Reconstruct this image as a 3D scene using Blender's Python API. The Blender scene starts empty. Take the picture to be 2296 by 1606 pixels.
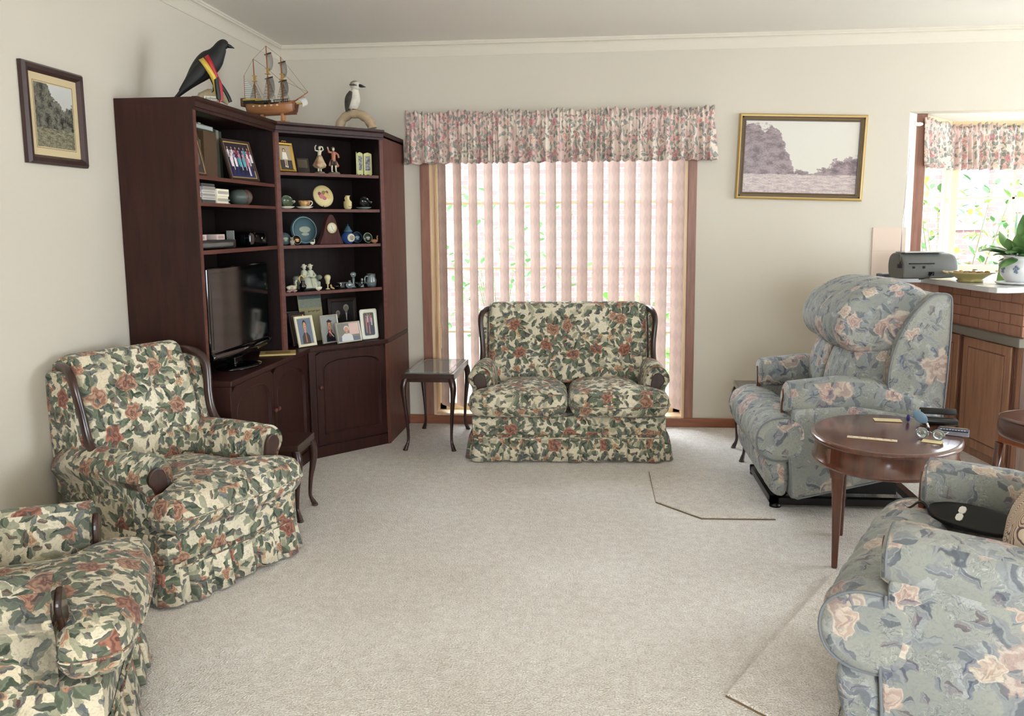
import bpy, bmesh, math, random
from math import sin, cos, pi, radians, sqrt, atan2, tan
from mathutils import Vector, Matrix
random.seed(7)
C = bpy.context.scene.collection

# ------------------------------------------------------------------ camera
YAW, PITCH, ROLL, FPX, PPX, PPY, CAMH = .0935, .1324, .0075, 1884.0, 1170.6, 753.8, 1.4352
_f = Vector((-sin(YAW)*cos(PITCH), cos(YAW)*cos(PITCH), -sin(PITCH)))
_r0 = Vector((cos(YAW), sin(YAW), 0)); _d0 = _f.cross(_r0)
_r = _r0*cos(ROLL) + _d0*sin(ROLL); _d = -_r0*sin(ROLL) + _d0*cos(ROLL)
cd = bpy.data.cameras.new('camera'); cam = bpy.data.objects.new('camera', cd); C.objects.link(cam)
cam.matrix_world = Matrix(((_r.x, -_d.x, -_f.x, 0), (_r.y, -_d.y, -_f.y, 0), (_r.z, -_d.z, -_f.z, CAMH), (0, 0, 0, 1)))
cd.sensor_fit = 'HORIZONTAL'; cd.sensor_width = 36; cd.lens = FPX/2296*36
cd.shift_x = -(PPX-1148)/2296; cd.shift_y = -(803-PPY)/2296
cd.clip_start = .05; cd.clip_end = 200
bpy.context.scene.camera = cam

# ------------------------------------------------------------------ light
W = bpy.data.worlds.new('world'); bpy.context.scene.world = W; W.use_nodes = True
bg = W.node_tree.nodes['Background']; bg.inputs[0].default_value = (.80, .90, 1.0, 1); bg.inputs[1].default_value = 15.0
def area(name, loc, rot, sx, sy, power, col=(1, 1, 1)):
    l = bpy.data.lights.new(name, 'AREA'); l.shape = 'RECTANGLE'; l.size = sx; l.size_y = sy; l.energy = power; l.color = col
    o = bpy.data.objects.new(name, l); o.location = loc; o.rotation_euler = rot; C.objects.link(o); return o
# daylight coming in through the back, kitchen and right-hand windows
for _n, _l, _r3, _sx, _sy in (('portal_back_window', (-.3, 6.14, 1.08), (radians(-90), 0, 0), 1.8, 2.05), ('portal_kitchen_window', (3.0, 6.62, 1.6), (radians(-90), 0, 0), 2.2, 1.2)):
    area(_n, _l, _r3, _sx, _sy, 1).data.cycles.is_portal = True
area('daylight_right_window', (5.95, 3.4, 1.45), (0, radians(90), 0), 1.5, 2.6, 22, (.98, .99, 1))
area('rear_fill', (1.6, -3.4, 1.45), (radians(90), 0, 0), 3.6, 1.7, 60, (1, .92, .80))  # unseen warm fill lamp behind the camera, added to brighten the room
vs = bpy.context.scene.view_settings
vs.view_transform = 'Standard'; vs.look = 'None'; vs.gamma = 1; vs.exposure = -0.15; vs.use_curve_mapping = False

def px_on(x, y, n, c):
    """world point where the ray of photograph pixel (x, y) meets the plane n.p = c (used to read off real positions)"""
    n = Vector(n); o = Vector((0, 0, CAMH))
    v = _f + _r*((x-PPX)/FPX) + _d*((y-PPY)/FPX)
    return o + v*((c - n.dot(o))/n.dot(v))
def px_z(x, y, z): return px_on(x, y, (0, 0, 1), z)
# ------------------------------------------------------------------ mesh helpers
class MB:
    def __init__(s): s.v = []; s.f = []; s.m = []; s.s = []; s.uv = []; s.cm = 0
    def add(s, vs, fs, smooth=False, uvs=None, mi=None):
        b = len(s.v); s.v += [tuple(v) for v in vs]
        for i, f in enumerate(fs):
            s.f.append(tuple(b+k for k in f)); s.m.append(s.cm if mi is None else mi); s.s.append(smooth)
            s.uv.append(uvs[i] if uvs else None)
        return s
    def xf(s, M, start=0):
        s.v = [tuple(M @ Vector(v)) if i >= start else v for i, v in enumerate(s.v)]; return s
    def n(s): return len(s.v)
    def box(s, x0, x1, y0, y1, z0, z1):
        v = [(x0,y0,z0),(x1,y0,z0),(x1,y1,z0),(x0,y1,z0),(x0,y0,z1),(x1,y0,z1),(x1,y1,z1),(x0,y1,z1)]
        return s.add(v, [(0,3,2,1),(4,5,6,7),(0,1,5,4),(1,2,6,5),(2,3,7,6),(3,0,4,7)])
    def cbox(s, c, d, M=None):
        a = s.n(); s.box(-d[0]/2, d[0]/2, -d[1]/2, d[1]/2, -d[2]/2, d[2]/2)
        T = Matrix.Translation(c) @ (M.to_4x4() if M else Matrix())
        return s.xf(T, a)
    def prism(s, poly, z0, z1, axis='z', smooth=False):
        """poly: 2-D points; extruded along axis. axis z:(x,y) ; y:(x,z) ; x:(y,z)"""
        def P(p, h): return {'z': (p[0], p[1], h), 'y': (p[0], h, p[1]), 'x': (h, p[0], p[1])}[axis]
        ar = sum(poly[i][0]*poly[(i+1) % len(poly)][1]-poly[(i+1) % len(poly)][0]*poly[i][1] for i in range(len(poly)))
        if ar < 0: poly = poly[::-1]
        n = len(poly); v = [P(p, z0) for p in poly]+[P(p, z1) for p in poly]
        flip = (axis == 'y')
        fs = [tuple(range(n))[::-1], tuple(range(n, 2*n))]
        fs2 = [(i, (i+1) % n, n+(i+1) % n, n+i) for i in range(n)]
        if flip: fs = [f[::-1] for f in fs]; fs2 = [f[::-1] for f in fs2]
        s.add(v, fs); b = len(s.v)-2*n
        for f in fs2: s.f.append(tuple(b+k for k in f)); s.m.append(s.cm); s.s.append(smooth); s.uv.append(None)
        return s
    def loft(s, secs, closed=True, caps=True, smooth=True, loop=False, uv=False):
        """secs: list of equal-length point lists"""
        n = len(secs[0]); b = len(s.v)
        for sec in secs: s.v += [tuple(p) for p in sec]
        m = len(secs); rng = n if closed else n-1
        if uv:
            U = []; u = 0
            for j in range(n+1):
                U.append(u); a = secs[m//2][j % n]; c_ = secs[m//2][(j+1) % n]; u += (Vector(a)-Vector(c_)).length
            Vv = []; v_ = 0
            for i in range(m):
                Vv.append(v_)
                if i < m-1: v_ += (Vector(secs[i][0])-Vector(secs[i+1][0])).length
        for i in range(m if loop else m-1):
            for j in range(rng):
                i2 = (i+1) % m; j2 = (j+1) % n
                s.f.append((b+i*n+j, b+i*n+j2, b+i2*n+j2, b+i2*n+j)); s.m.append(s.cm); s.s.append(smooth)
                s.uv.append([(U[j], Vv[i]), (U[j+1], Vv[i]), (U[j+1], Vv[i2]), (U[j], Vv[i2])] if uv else None)
        if caps and closed and not loop:
            s.f.append(tuple(b+j for j in range(n))[::-1]); s.m.append(s.cm); s.s.append(False); s.uv.append(None)
            s.f.append(tuple(b+(m-1)*n+j for j in range(n))); s.m.append(s.cm); s.s.append(False); s.uv.append(None)
        return s
    def lathe(s, prof, c=(0, 0, 0), seg=20, M=None, smooth=True, wave=None):
        """prof [(r,z)...] about z at c"""
        secs = []
        for r, z in prof:
            sec = []
            for k in range(seg):
                a = 2*pi*k/seg; rr = max(r, 1e-5)*(1+(wave[0]*cos(wave[1]*a) if wave and r > 1e-4 else 0)); p = Vector((rr*cos(a), rr*sin(a), z))
                if M: p = M @ p
                sec.append(tuple(p+Vector(c)))
            secs.append(sec)
        return s.loft(secs, smooth=smooth)
    def ell(s, c, r, M=None, seg=16, rings=10):
        secs = []
        for i in range(rings+1):
            t = -pi/2+pi*i/rings; t = max(min(t, pi/2-.02), -pi/2+.02)
            sec = []
            for k in range(seg):
                a = 2*pi*k/seg; p = Vector((r[0]*cos(t)*cos(a), r[1]*cos(t)*sin(a), r[2]*sin(t)))
                if M: p = M @ p
                sec.append(tuple(p+Vector(c)))
            secs.append(sec)
        return s.loft(secs)
    def tube(s, pts, rad, seg=10, caps=True, flat=1.0, loop=False, up=(0, 0, 1)):
        pts = [Vector(p) for p in pts]; n = len(pts)
        if not hasattr(rad, '__len__'): rad = [rad]*n
        secs = []; prev = None
        for i, p in enumerate(pts):
            if loop: t = pts[(i+1) % n]-pts[i-1]
            else: t = (pts[min(i+1, n-1)]-pts[max(i-1, 0)])
            t.normalize()
            if prev is None:
                a = Vector(up) if abs(t.dot(Vector(up))) < .95 else Vector((1, 0, 0))
                a = (a-t*a.dot(t)).normalized()
            else: a = (prev-t*prev.dot(t)).normalized()
            prev = a; bb = t.cross(a)
            r = rad[i]; r1, r2 = (r if hasattr(r, '__len__') else (r, r*flat))
            secs.append([tuple(p+a*(r1*cos(2*pi*k/seg))+bb*(r2*sin(2*pi*k/seg))) for k in range(seg)])
        return s.loft(secs, caps=caps, loop=loop)
    def build(s, name, mats, parent=None, uvscale=1.0, uvoff=None, bevel=0, sub=0, solid=0, loc=None, merge=False):
        me = bpy.data.meshes.new(name); me.from_pydata(s.v, [], s.f)
        mats = mats if isinstance(mats, (list, tuple)) else [mats]
        for m in mats: me.materials.append(m)
        me.polygons.foreach_set('material_index', s.m); me.polygons.foreach_set('use_smooth', s.s)
        ul = me.uv_layers.new(name='UVMap'); ox, oy = uvoff or (random.random()*3, random.random()*3)
        data = [0.0]*(2*len(me.loops)); me.update()
        for p in me.polygons:
            u = s.uv[p.index]
            if u is None:
                nx, ny, nz = (abs(a) for a in p.normal); ax = (1, 2) if nx >= ny and nx >= nz else ((0, 2) if ny >= nz else (0, 1))
                for li, vi in zip(p.loop_indices, p.vertices):
                    co = me.vertices[vi].co; data[2*li] = co[ax[0]]*uvscale+ox; data[2*li+1] = co[ax[1]]*uvscale+oy
            else:
                for k, li in enumerate(p.loop_indices): data[2*li] = u[k][0]*uvscale+ox; data[2*li+1] = u[k][1]*uvscale+oy
        ul.data.foreach_set('uv', data)
        o = bpy.data.objects.new(name, me); C.objects.link(o)
        if parent: o.parent = parent
        if loc: o.location = loc
        if merge:
            w = o.modifiers.new('w', 'WELD'); w.merge_threshold = .0004
        if sub:
            q = o.modifiers.new('s', 'SUBSURF'); q.levels = q.render_levels = sub
        if solid:
            q = o.modifiers.new('t', 'SOLIDIFY'); q.thickness = solid; q.offset = 0
        if bevel:
            q = o.modifiers.new('b', 'BEVEL'); q.width = bevel; q.segments = 2; q.limit_method = 'ANGLE'; q.angle_limit = radians(40)
            q.harden_normals = False
        return o
def tag(o, label=None, cat=None, group=None, kind=None):
    if label: o['label'] = label
    if cat: o['category'] = cat
    if group: o['group'] = group
    if kind: o['kind'] = kind
    return o
def struct(o): o['kind'] = 'structure'; return o
def thing(name, label, cat, loc=(0, 0, 0), rz=0, group=None, M=None):
    o = bpy.data.objects.new(name, None); C.objects.link(o); o.empty_display_size = .05
    if M is not None: o.matrix_world = M
    else: o.location = loc; o.rotation_euler = (0, 0, rz)
    return tag(o, label, cat, group)
def chaikin(pts, it=2, closed=True):
    for _ in range(it):
        out = []; n = len(pts)
        for i in range(n if closed else n-1):
            a = Vector(pts[i]); b = Vector(pts[(i+1) % n]); out += [tuple(a*.75+b*.25), tuple(a*.25+b*.75)]
        if not closed: out = [pts[0]]+out+[pts[-1]]
        pts = out
    return pts
def resample(pts, n, closed=False):
    P = [Vector(p) for p in pts]+([Vector(pts[0])] if closed else [])
    L = [0]
    for a, b in zip(P, P[1:]): L.append(L[-1]+(b-a).length)
    out = []; cnt = n if closed else n-1; j = 0
    for k in range(n):
        t = L[-1]*k/cnt
        while j < len(L)-2 and L[j+1] < t: j += 1
        d = L[j+1]-L[j]; u = 0 if d < 1e-9 else (t-L[j])/d
        out.append(P[j].lerp(P[j+1], min(max(u, 0), 1)))
    return out
def lerp(a, b, t): return a+(b-a)*t
def sstep(a, b, x):
    t = min(max((x-a)/(b-a), 0), 1); return t*t*(3-2*t)
def puff(mb, outline, z0, z1, er=.03, dome=.02, dome_b=.0, wob=0, seed=0):
    """a stuffed cushion: outline (x,y) closed; rounded rim, domed top"""
    P = resample(outline, 72, True); cx = sum(p[0] for p in P)/72; cy = sum(p[1] for p in P)/72
    # inward normals
    N = []
    ar = sum(P[i][0]*P[(i+1) % 72][1]-P[(i+1) % 72][0]*P[i][1] for i in range(72)); sg = 1 if ar > 0 else -1
    for i in range(72):
        t = (P[(i+1) % 72]-P[i-1]); nn = Vector((-t.y, t.x)) if len(t) == 2 else Vector((-t[1], t[0])); nn.normalize(); N.append(nn*sg)
    rnd = random.Random(seed); ph = [rnd.uniform(0, 6) for _ in range(6)]
    secs = []
    def ring(inset, z, sc=1):
        sec = []
        for i in range(72):
            x = P[i][0]+N[i][0]*inset; y = P[i][1]+N[i][1]*inset
            x = cx+(x-cx)*sc; y = cy+(y-cy)*sc
            w = wob*(sin(x*31+ph[0])*sin(y*27+ph[1])+.5*sin(x*57+y*33+ph[2]))*(1 if sc < .99 else .5)
            sec.append((x, y, z+w))
        secs.append(sec)
    for sc in (.02, .5, .8, .95): ring(er, z0-dome_b*(1-sc*sc), sc)
    h = z1-z0; k = 6
    for i in range(k+1):
        a = -pi/2+pi*i/k; ring(er*(1-cos(a)), z0+h/2+h/2*sin(a))
    for sc in (.95, .85, .7, .5, .3, .12, .02): ring(er, z1+dome*(1-sc*sc)**.8, sc)
    mb.loft(secs, caps=True); return P
def rbox(mb, x0, x1, y0, y1, z0, z1, r=.02, n=8, bulge=(0, 0, 0)):
    """rounded box with bulging faces"""
    cx, cy, cz = (x0+x1)/2, (y0+y1)/2, (z0+z1)/2; hx, hy, hz = (x1-x0)/2, (y1-y0)/2, (z1-z0)/2
    ts = [-1]+[-1+2*(i/n) for i in range(1, n)]+[1]
    # denser near edges
    ts = [sin(t*pi/2)*.5+t*.5 for t in ts]
    def mp(a, b, c_):
        p = Vector((a*hx, b*hy, c_*hz)); q = Vector((max(-hx+r, min(hx-r, p.x)), max(-hy+r, min(hy-r, p.y)), max(-hz+r, min(hz-r, p.z))))
        d = p-q
        if d.length > 1e-9: p = q+d.normalized()*r
        p.x += bulge[0]*a*(1-b*b)*(1-c_*c_) if abs(a) > .999 else 0
        p.y += bulge[1]*b*(1-a*a)*(1-c_*c_) if abs(b) > .999 else 0
        p.z += bulge[2]*c_*(1-a*a)*(1-b*b) if abs(c_) > .999 else 0
        return (p.x+cx, p.y+cy, p.z+cz)
    m = len(ts)
    for ax in range(3):
        for sg in (-1, 1):
            vs = []
            for i in range(m):
                for j in range(m):
                    a = [0, 0, 0]; a[ax] = sg; a[(ax+1) % 3] = ts[i]; a[(ax+2) % 3] = ts[j]; vs.append(mp(*a))
            fs = []
            for i in range(m-1):
                for j in range(m-1):
                    f = (i*m+j, (i+1)*m+j, (i+1)*m+j+1, i*m+j+1); fs.append(f if sg > 0 else f[::-1])
            mb.add(vs, fs, smooth=True)
    return mb
def stube(b, pts, rads, it=2, **k):
    """tube through smoothed points with smoothed elliptical radii"""
    Q = chaikin([tuple(p)+(tuple(r) if hasattr(r, '__len__') else (r, r)) for p, r in zip(pts, rads)], it, False)
    return b.tube([q[:3] for q in Q], [(q[3], q[4]) for q in Q], **k)
# ------------------------------------------------------------------ materials
def lin(r, g, b):
    f = lambda c: (c/255/12.92) if c <= 10 else (((c/255)+.055)/1.055)**2.4
    return (f(r), f(g), f(b), 1)
class N:
    def __init__(s, m): s.t = m.node_tree; s.n = s.t.nodes; s.L = s.t.links
    def new(s, t, **k):
        x = s.n.new(t)
        for a, b in k.items(): setattr(x, a, b)
        return x
    def set(s, sock, v):
        if hasattr(v, 'is_output'): s.L.new(v, sock)
        else: sock.default_value = v
    def m(s, op, a, b=None, c=None, clamp=False):
        x = s.new('ShaderNodeMath', operation=op, use_clamp=clamp); s.set(x.inputs[0], a)
        if b is not None: s.set(x.inputs[1], b)
        if c is not None: s.set(x.inputs[2], c)
        return x.outputs[0]
    def vm(s, op, a, b=None, sc=None):
        x = s.new('ShaderNodeVectorMath', operation=op); s.set(x.inputs[0], a)
        if b is not None: s.set(x.inputs[1], b)
        if sc is not None: s.set(x.inputs['Scale'], sc)
        return x.outputs[1] if op in ('LENGTH', 'DISTANCE', 'DOT_PRODUCT') else x.outputs[0]
    def mix(s, f, a, b):
        x = s.new('ShaderNodeMix', data_type='RGBA'); s.set(x.inputs[0], f); s.set(x.inputs[6], a); s.set(x.inputs[7], b); return x.outputs[2]
    def noise(s, v, sc, det=2, dim='3D', rough=.5):
        x = s.new('ShaderNodeTexNoise', noise_dimensions=dim); s.set(x.inputs['Vector'], v); x.inputs['Scale'].default_value = sc
        x.inputs['Detail'].default_value = det; x.inputs['Roughness'].default_value = rough; return x
    def step(s, x, a, b):  # smoothstep a->b gives 0->1
        y = s.new('ShaderNodeMapRange', interpolation_type='SMOOTHSTEP'); s.set(y.inputs[0], x); s.set(y.inputs[1], a); s.set(y.inputs[2], b); return y.outputs[0]
    def sep(s, v): x = s.new('ShaderNodeSeparateXYZ'); s.set(x.inputs[0], v); return x.outputs
    def comb(s, a, b, c=0.0): x = s.new('ShaderNodeCombineXYZ'); s.set(x.inputs[0], a); s.set(x.inputs[1], b); s.set(x.inputs[2], c); return x.outputs[0]
    def ramp(s, f, stops):
        x = s.new('ShaderNodeValToRGB'); s.set(x.inputs[0], f); e = x.color_ramp.elements
        while len(e) < len(stops): e.new(.5)
        for i, (p, c_) in enumerate(stops): e[i].position = p; e[i].color = c_
        return x.outputs[0]
def mat(name, col=(.5, .5, .5, 1), rough=.5, metal=0, spec=.5, **k):
    m = bpy.data.materials.new(name); m.use_nodes = True; b = m.node_tree.nodes['Principled BSDF']
    b.inputs['Base Color'].default_value = col; b.inputs['Roughness'].default_value = rough; b.inputs['Metallic'].default_value = metal
    b.inputs['Specular IOR Level'].default_value = spec
    for a, v in k.items(): b.inputs[a].default_value = v
    return m
def bsdf(m): return m.node_tree.nodes['Principled BSDF']
def vary(m, c1, c2, sc=3, det=3, stretch=(1, 1, 1), bump=0, bsc=60, coord='Object', dist=.002):
    n = N(m); tc = n.new('ShaderNodeTexCoord').outputs[coord]; mp = n.new('ShaderNodeMapping'); n.L.new(tc, mp.inputs[0]); mp.inputs['Scale'].default_value = stretch
    nz = n.noise(mp.outputs[0], sc, det); c_ = n.mix(n.step(nz.outputs[0], .3, .7), c1, c2); n.L.new(c_, bsdf(m).inputs['Base Color'])
    if bump:
        b = n.new('ShaderNodeBump'); b.inputs['Strength'].default_value = bump; b.inputs['Distance'].default_value = dist
        nb = n.noise(mp.outputs[0], bsc, 2); n.L.new(nb.outputs[0], b.inputs['Height']); n.L.new(b.outputs[0], bsdf(m).inputs['Normal'])
    return m
def wood(name, c1, c2, rough=.35, grain=(1, 1, 12), sc=6, spec=.5, coat=0):
    m = mat(name, c1, rough, spec=spec); n = N(m)
    tc = n.new('ShaderNodeTexCoord').outputs['Object']; mp = n.new('ShaderNodeMapping'); n.L.new(tc, mp.inputs[0])
    g = [12/max(a, .1) if a > 1 else 12 for a in grain]; mp.inputs['Scale'].default_value = g
    a = n.noise(mp.outputs[0], sc*.5, 4, rough=.6); b2 = n.noise(tc, 1.7, 2)
    f = n.m('ADD', n.m('MULTIPLY', a.outputs[0], .8), n.m('MULTIPLY', b2.outputs[0], .3))
    c_ = n.mix(n.step(f, .35, .75), c1, c2); n.L.new(c_, bsdf(m).inputs['Base Color'])
    bsdf(m).inputs['Coat Weight'].default_value = coat; bsdf(m).inputs['Coat Roughness'].default_value = .15
    return m
def stamp(n, uv, S, off, rand=.75):
    p = n.vm('ADD', n.vm('MULTIPLY', uv, (S, S, 0)), (off, off*1.7, 0))
    v = n.new('ShaderNodeTexVoronoi', voronoi_dimensions='2D', feature='F1'); n.L.new(p, v.inputs['Vector']); v.inputs['Scale'].default_value = 1
    v.inputs['Randomness'].default_value = rand
    d = n.vm('SUBTRACT', p, v.outputs['Position']); x, y, _ = n.sep(d); cr, cg, cb = n.sep(v.outputs['Color'])
    return x, y, cr, cg, cb
def polar(n, x, y):
    r = n.m('SQRT', n.m('ADD', n.m('MULTIPLY', x, x), n.m('MULTIPLY', y, y))); th = n.m('ARCTAN2', y, x); return r, th
def leafmask(n, x, y, cx, L, Wd):
    u = n.m('DIVIDE', n.m('SUBTRACT', x, cx), L); w = n.m('MULTIPLY', n.m('SUBTRACT', 1.0, n.m('MULTIPLY', u, u)), Wd)
    m = n.step(n.m('SUBTRACT', w, n.m('ABSOLUTE', y)), 0.0, .02); vein = n.step(n.m('ABSOLUTE', y), .022, .006); return m, vein, u
def floral(name, P):
    m = mat(name, rough=.85, spec=.25); n = N(m); bs = bsdf(m)
    uv0 = n.vm('SCALE', n.new('ShaderNodeUVMap').outputs[0], sc=P.get('k', 1.0))
    w1 = n.noise(uv0, 14, 2); w2 = n.noise(uv0, 60, 2)
    wv = n.vm('SCALE', n.vm('SUBTRACT', w1.outputs['Color'], (.5, .5, .5)), sc=P.get('warp', .05)); wv2 = n.vm('SCALE', n.vm('SUBTRACT', w2.outputs['Color'], (.5, .5, .5)), sc=.016)
    uv = n.vm('ADD', n.vm('ADD', uv0, wv), wv2)
    tone = n.noise(uv, 38, 3).outputs[0]; tone2 = n.noise(uv, 110, 2).outputs[0]; big = n.noise(uv0, 3.1, 1).outputs[0]
    col = n.mix(n.step(big, .3, .7), P['ground'], P['ground2'])
    def leaflayer(col, S, off, thr, ca, cb_, L=.42, Wd=.2, opac=1.0, two=False):
        x, y, cr, cg, cb = stamp(n, uv, S, off, .85); r, th = polar(n, x, y)
        a = n.m('ADD', th, n.m('MULTIPLY', cr, 6.283)); xx = n.m('MULTIPLY', r, n.m('COSINE', a)); yy = n.m('MULTIPLY', r, n.m('SINE', a))
        mk, vein, u = leafmask(n, xx, yy, 0.0, L, Wd)
        c_ = n.mix(n.step(n.m('ADD', tone, n.m('MULTIPLY', n.m('SUBTRACT', cb, .5), .5)), .3, .7), ca, cb_); c_ = n.mix(n.m('MULTIPLY', n.step(tone2, .5, .3), .35), c_, P['shade'])
        side = n.step(yy, -.1, .1); c_ = n.mix(n.m('MULTIPLY', side, .35), c_, P['leafhi'])
        c_ = n.mix(n.m('MULTIPLY', vein, .5), c_, P['leafhi'])
        f = n.m('MULTIPLY', n.m('MULTIPLY', mk, n.m('GREATER_THAN', cg, thr)), opac)
        return n.mix(f, col, c_)
    def cluster(col, S, off, thr, R, lights, darks, nl=6, op=1.0, leaf=True):
        x, y, cr, cg, cb = stamp(n, uv, S, off, .6); r, th = polar(n, x, y); on = n.m('GREATER_THAN', cg, thr)
        if leaf:
            a = n.m('ADD', th, n.m('MULTIPLY', cr, 6.283)); sec = 6.283/nl
            ak = n.m('SUBTRACT', n.m('MODULO', n.m('ADD', a, 31.415), sec), sec/2)
            lx = n.m('MULTIPLY', r, n.m('COSINE', ak)); ly = n.m('MULTIPLY', r, n.m('SINE', ak))
            mk, vein, u = leafmask(n, lx, ly, .36, .19, .105)
            idx = n.m('FLOOR', n.m('DIVIDE', n.m('ADD', a, 31.415), sec)); h = n.m('FRACT', n.m('MULTIPLY', n.m('SINE', n.m('ADD', n.m('MULTIPLY', idx, 12.9), n.m('MULTIPLY', cb, 40))), 437.5))
            c_ = n.mix(n.step(n.m('ADD', n.m('MULTIPLY', h, .6), n.m('MULTIPLY', tone, .6)), .35, .85), P['leafA'], P['leafB'])
            c_ = n.mix(n.m('MULTIPLY', n.step(ly, -.03, .05), .4), c_, P['leafhi']); c_ = n.mix(n.m('MULTIPLY', vein, .45), c_, P['leafhi'])
            f = n.m('MULTIPLY', n.m('MULTIPLY', mk, on), n.m('GREATER_THAN', h, .18)); col = n.mix(n.m('MULTIPLY', f, op), col, c_)
        rr = n.m('MULTIPLY', R, n.m('ADD', 1.0, n.m('MULTIPLY', n.m('SINE', n.m('ADD', n.m('MULTIPLY', th, 5), n.m('MULTIPLY', cb, 20))), .13)))
        q = n.m('DIVIDE', r, rr); mk = n.step(q, 1.04, .94)
        ring = n.m('SINE', n.m('ADD', n.m('ADD', n.m('MULTIPLY', q, 13), n.m('MULTIPLY', n.m('SINE', n.m('ADD', n.m('MULTIPLY', th, 3), n.m('MULTIPLY', q, 5))), 1.6)), n.m('MULTIPLY', tone, 5)))
        sh = n.m('ADD', n.m('MULTIPLY', n.step(ring, -.8, .9), .55), n.m('MULTIPLY', q, .45))
        lt = n.mix(cb, lights[0], lights[1]); dk = n.mix(cb, darks[0], darks[1])
        return n.mix(n.m('MULTIPLY', n.m('MULTIPLY', mk, on), op), col, n.mix(sh, dk, lt))
    for args in P['layers']:
        kind = args[0]
        if kind == 'line':
            S_, k_, wd_, c_, op_ = args[1:]; v_ = n.vm('ADD', uv, n.vm('SCALE', n.vm('SUBTRACT', w1.outputs['Color'], (.5, .5, .5)), sc=.10)); q_ = n.noise(v_, S_, 2).outputs[0]
            f_ = n.m('ABSOLUTE', n.m('SUBTRACT', n.m('FRACT', n.m('MULTIPLY', q_, k_)), .5)); mk_ = n.m('MULTIPLY', n.step(f_, wd_, wd_*.3), n.step(n.noise(uv0, 9, 1).outputs[0], .42, .58))
            col = n.mix(n.m('MULTIPLY', mk_, op_), col, c_)
        else: col = leaflayer(col, *args[1:]) if kind == 'leaf' else cluster(col, *args[1:])
    # painterly speckle and the cloth's weave
    col = n.mix(n.m('MULTIPLY', n.step(tone2, .45, .75), P.get('speck', .22)), col, P['shade'])
    n.L.new(col, bs.inputs['Base Color'])
    b = n.new('ShaderNodeBump'); b.inputs['Strength'].default_value = P.get('bump', .35); b.inputs['Distance'].default_value = .006
    n.L.new(n.noise(uv0, 11, 3).outputs[0], b.inputs['Height']); n.L.new(b.outputs[0], bs.inputs['Normal'])
    bs.inputs['Sheen Weight'].default_value = .15; bs.inputs['Sheen Roughness'].default_value = .5
    return m
G = {}
green = dict(ground=lin(226, 216, 190), ground2=lin(212, 199, 170), leafhi=lin(140, 146, 122), leafA=lin(50, 62, 52), leafB=lin(88, 98, 80), shade=lin(96, 86, 70), bump=.4, k=1.18, warp=.06, speck=.30)
green['layers'] = [('leaf', 9, 3.1, .15, lin(196, 186, 158), lin(176, 170, 144), .48, .2, .85), ('leaf', 13, 8.3, .25, lin(158, 156, 132), lin(132, 134, 112), .46, .2, .85), ('line', 22, 9, .07, lin(150, 138, 112), .5),
    ('cluster', 8.0, 2.2, .3, .22, (lin(216, 196, 158), lin(196, 150, 122)), (lin(142, 104, 78), lin(124, 74, 62)), 5),
    ('leaf', 13, 5.7, .42, lin(54, 66, 58), lin(80, 90, 86), .47, .22, .95), ('leaf', 17, 11.7, .6, lin(84, 90, 104), lin(62, 64, 76), .45, .2, .85),
    ('cluster', 4.8, 0.4, .08, .22, (lin(168, 110, 92), lin(192, 156, 128)), (lin(84, 48, 42), lin(108, 66, 56)), 7),
    ('leaf', 24, 1.9, .6, lin(84, 50, 50), lin(62, 68, 78), .45, .22, .9), ('line', 60, 7, .06, lin(70, 66, 56), .3)]
G['green'] = floral('rose_print_fabric', green)
grey = dict(ground=lin(160, 161, 152), ground2=lin(140, 143, 137), leafhi=lin(182, 184, 182), leafA=lin(74, 80, 90), leafB=lin(110, 116, 122), shade=lin(112, 116, 122), warp=.09, bump=.35, speck=.32)
grey['layers'] = [('leaf', 6.5, 3.1, .2, lin(122, 127, 130), lin(178, 178, 172), .49, .13, .7), ('leaf', 8.5, 7.7, .3, lin(180, 182, 180), lin(128, 136, 146), .49, .12, .65),
    ('line', 14, 9, .10, lin(104, 110, 116), .65), ('line', 17, 8, .09, lin(190, 190, 184), .55),
    ('leaf', 10, 12.3, .5, lin(70, 76, 90), lin(104, 110, 120), .47, .16, .8),
    ('cluster', 3.3, 4.4, .25, .27, (lin(206, 190, 176), lin(204, 194, 176)), (lin(164, 132, 124), lin(148, 114, 112)), 6, .85),
    ('cluster', 6.5, 6.1, .55, .22, (lin(222, 212, 192), lin(206, 178, 166)), (lin(184, 152, 132), lin(146, 106, 104)), 5, .8),
    ('leaf', 20, 1.9, .68, lin(92, 70, 80), lin(70, 80, 108), .45, .2, .7), ('line', 40, 7, .07, lin(84, 88, 96), .35)]
G['grey'] = floral('grey_blue_peony_fabric', grey)
val = dict(ground=lin(228, 214, 196), ground2=lin(220, 190, 180), leafhi=lin(170, 174, 162), leafA=lin(104, 112, 108), leafB=lin(136, 142, 132), shade=lin(190, 160, 150), warp=.05, bump=.2, speck=.3)
val['layers'] = [('leaf', 9, 3.1, .2, lin(222, 180, 172), lin(214, 150, 150), .5, .25, .7), ('leaf', 14, 7.7, .3, lin(120, 128, 122), lin(150, 154, 144), .49, .18, .9),
    ('cluster', 8, 4.4, .3, .24, (lin(236, 222, 196), lin(216, 146, 146)), (lin(196, 120, 124), lin(150, 90, 104)), 6, .95),
    ('cluster', 13, 6.1, .45, .22, (lin(238, 230, 208), lin(224, 170, 164)), (lin(170, 130, 120), lin(190, 110, 116)), 5, .9),
    ('leaf', 26, 1.9, .5, lin(90, 92, 96), lin(120, 116, 108), .45, .2, .8)]
G['val'] = floral('pink_valance_fabric', val)
nv = N(G['val']); bsdf(G['val']).inputs['Subsurface Weight'].default_value = 0
M = {}
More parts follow.
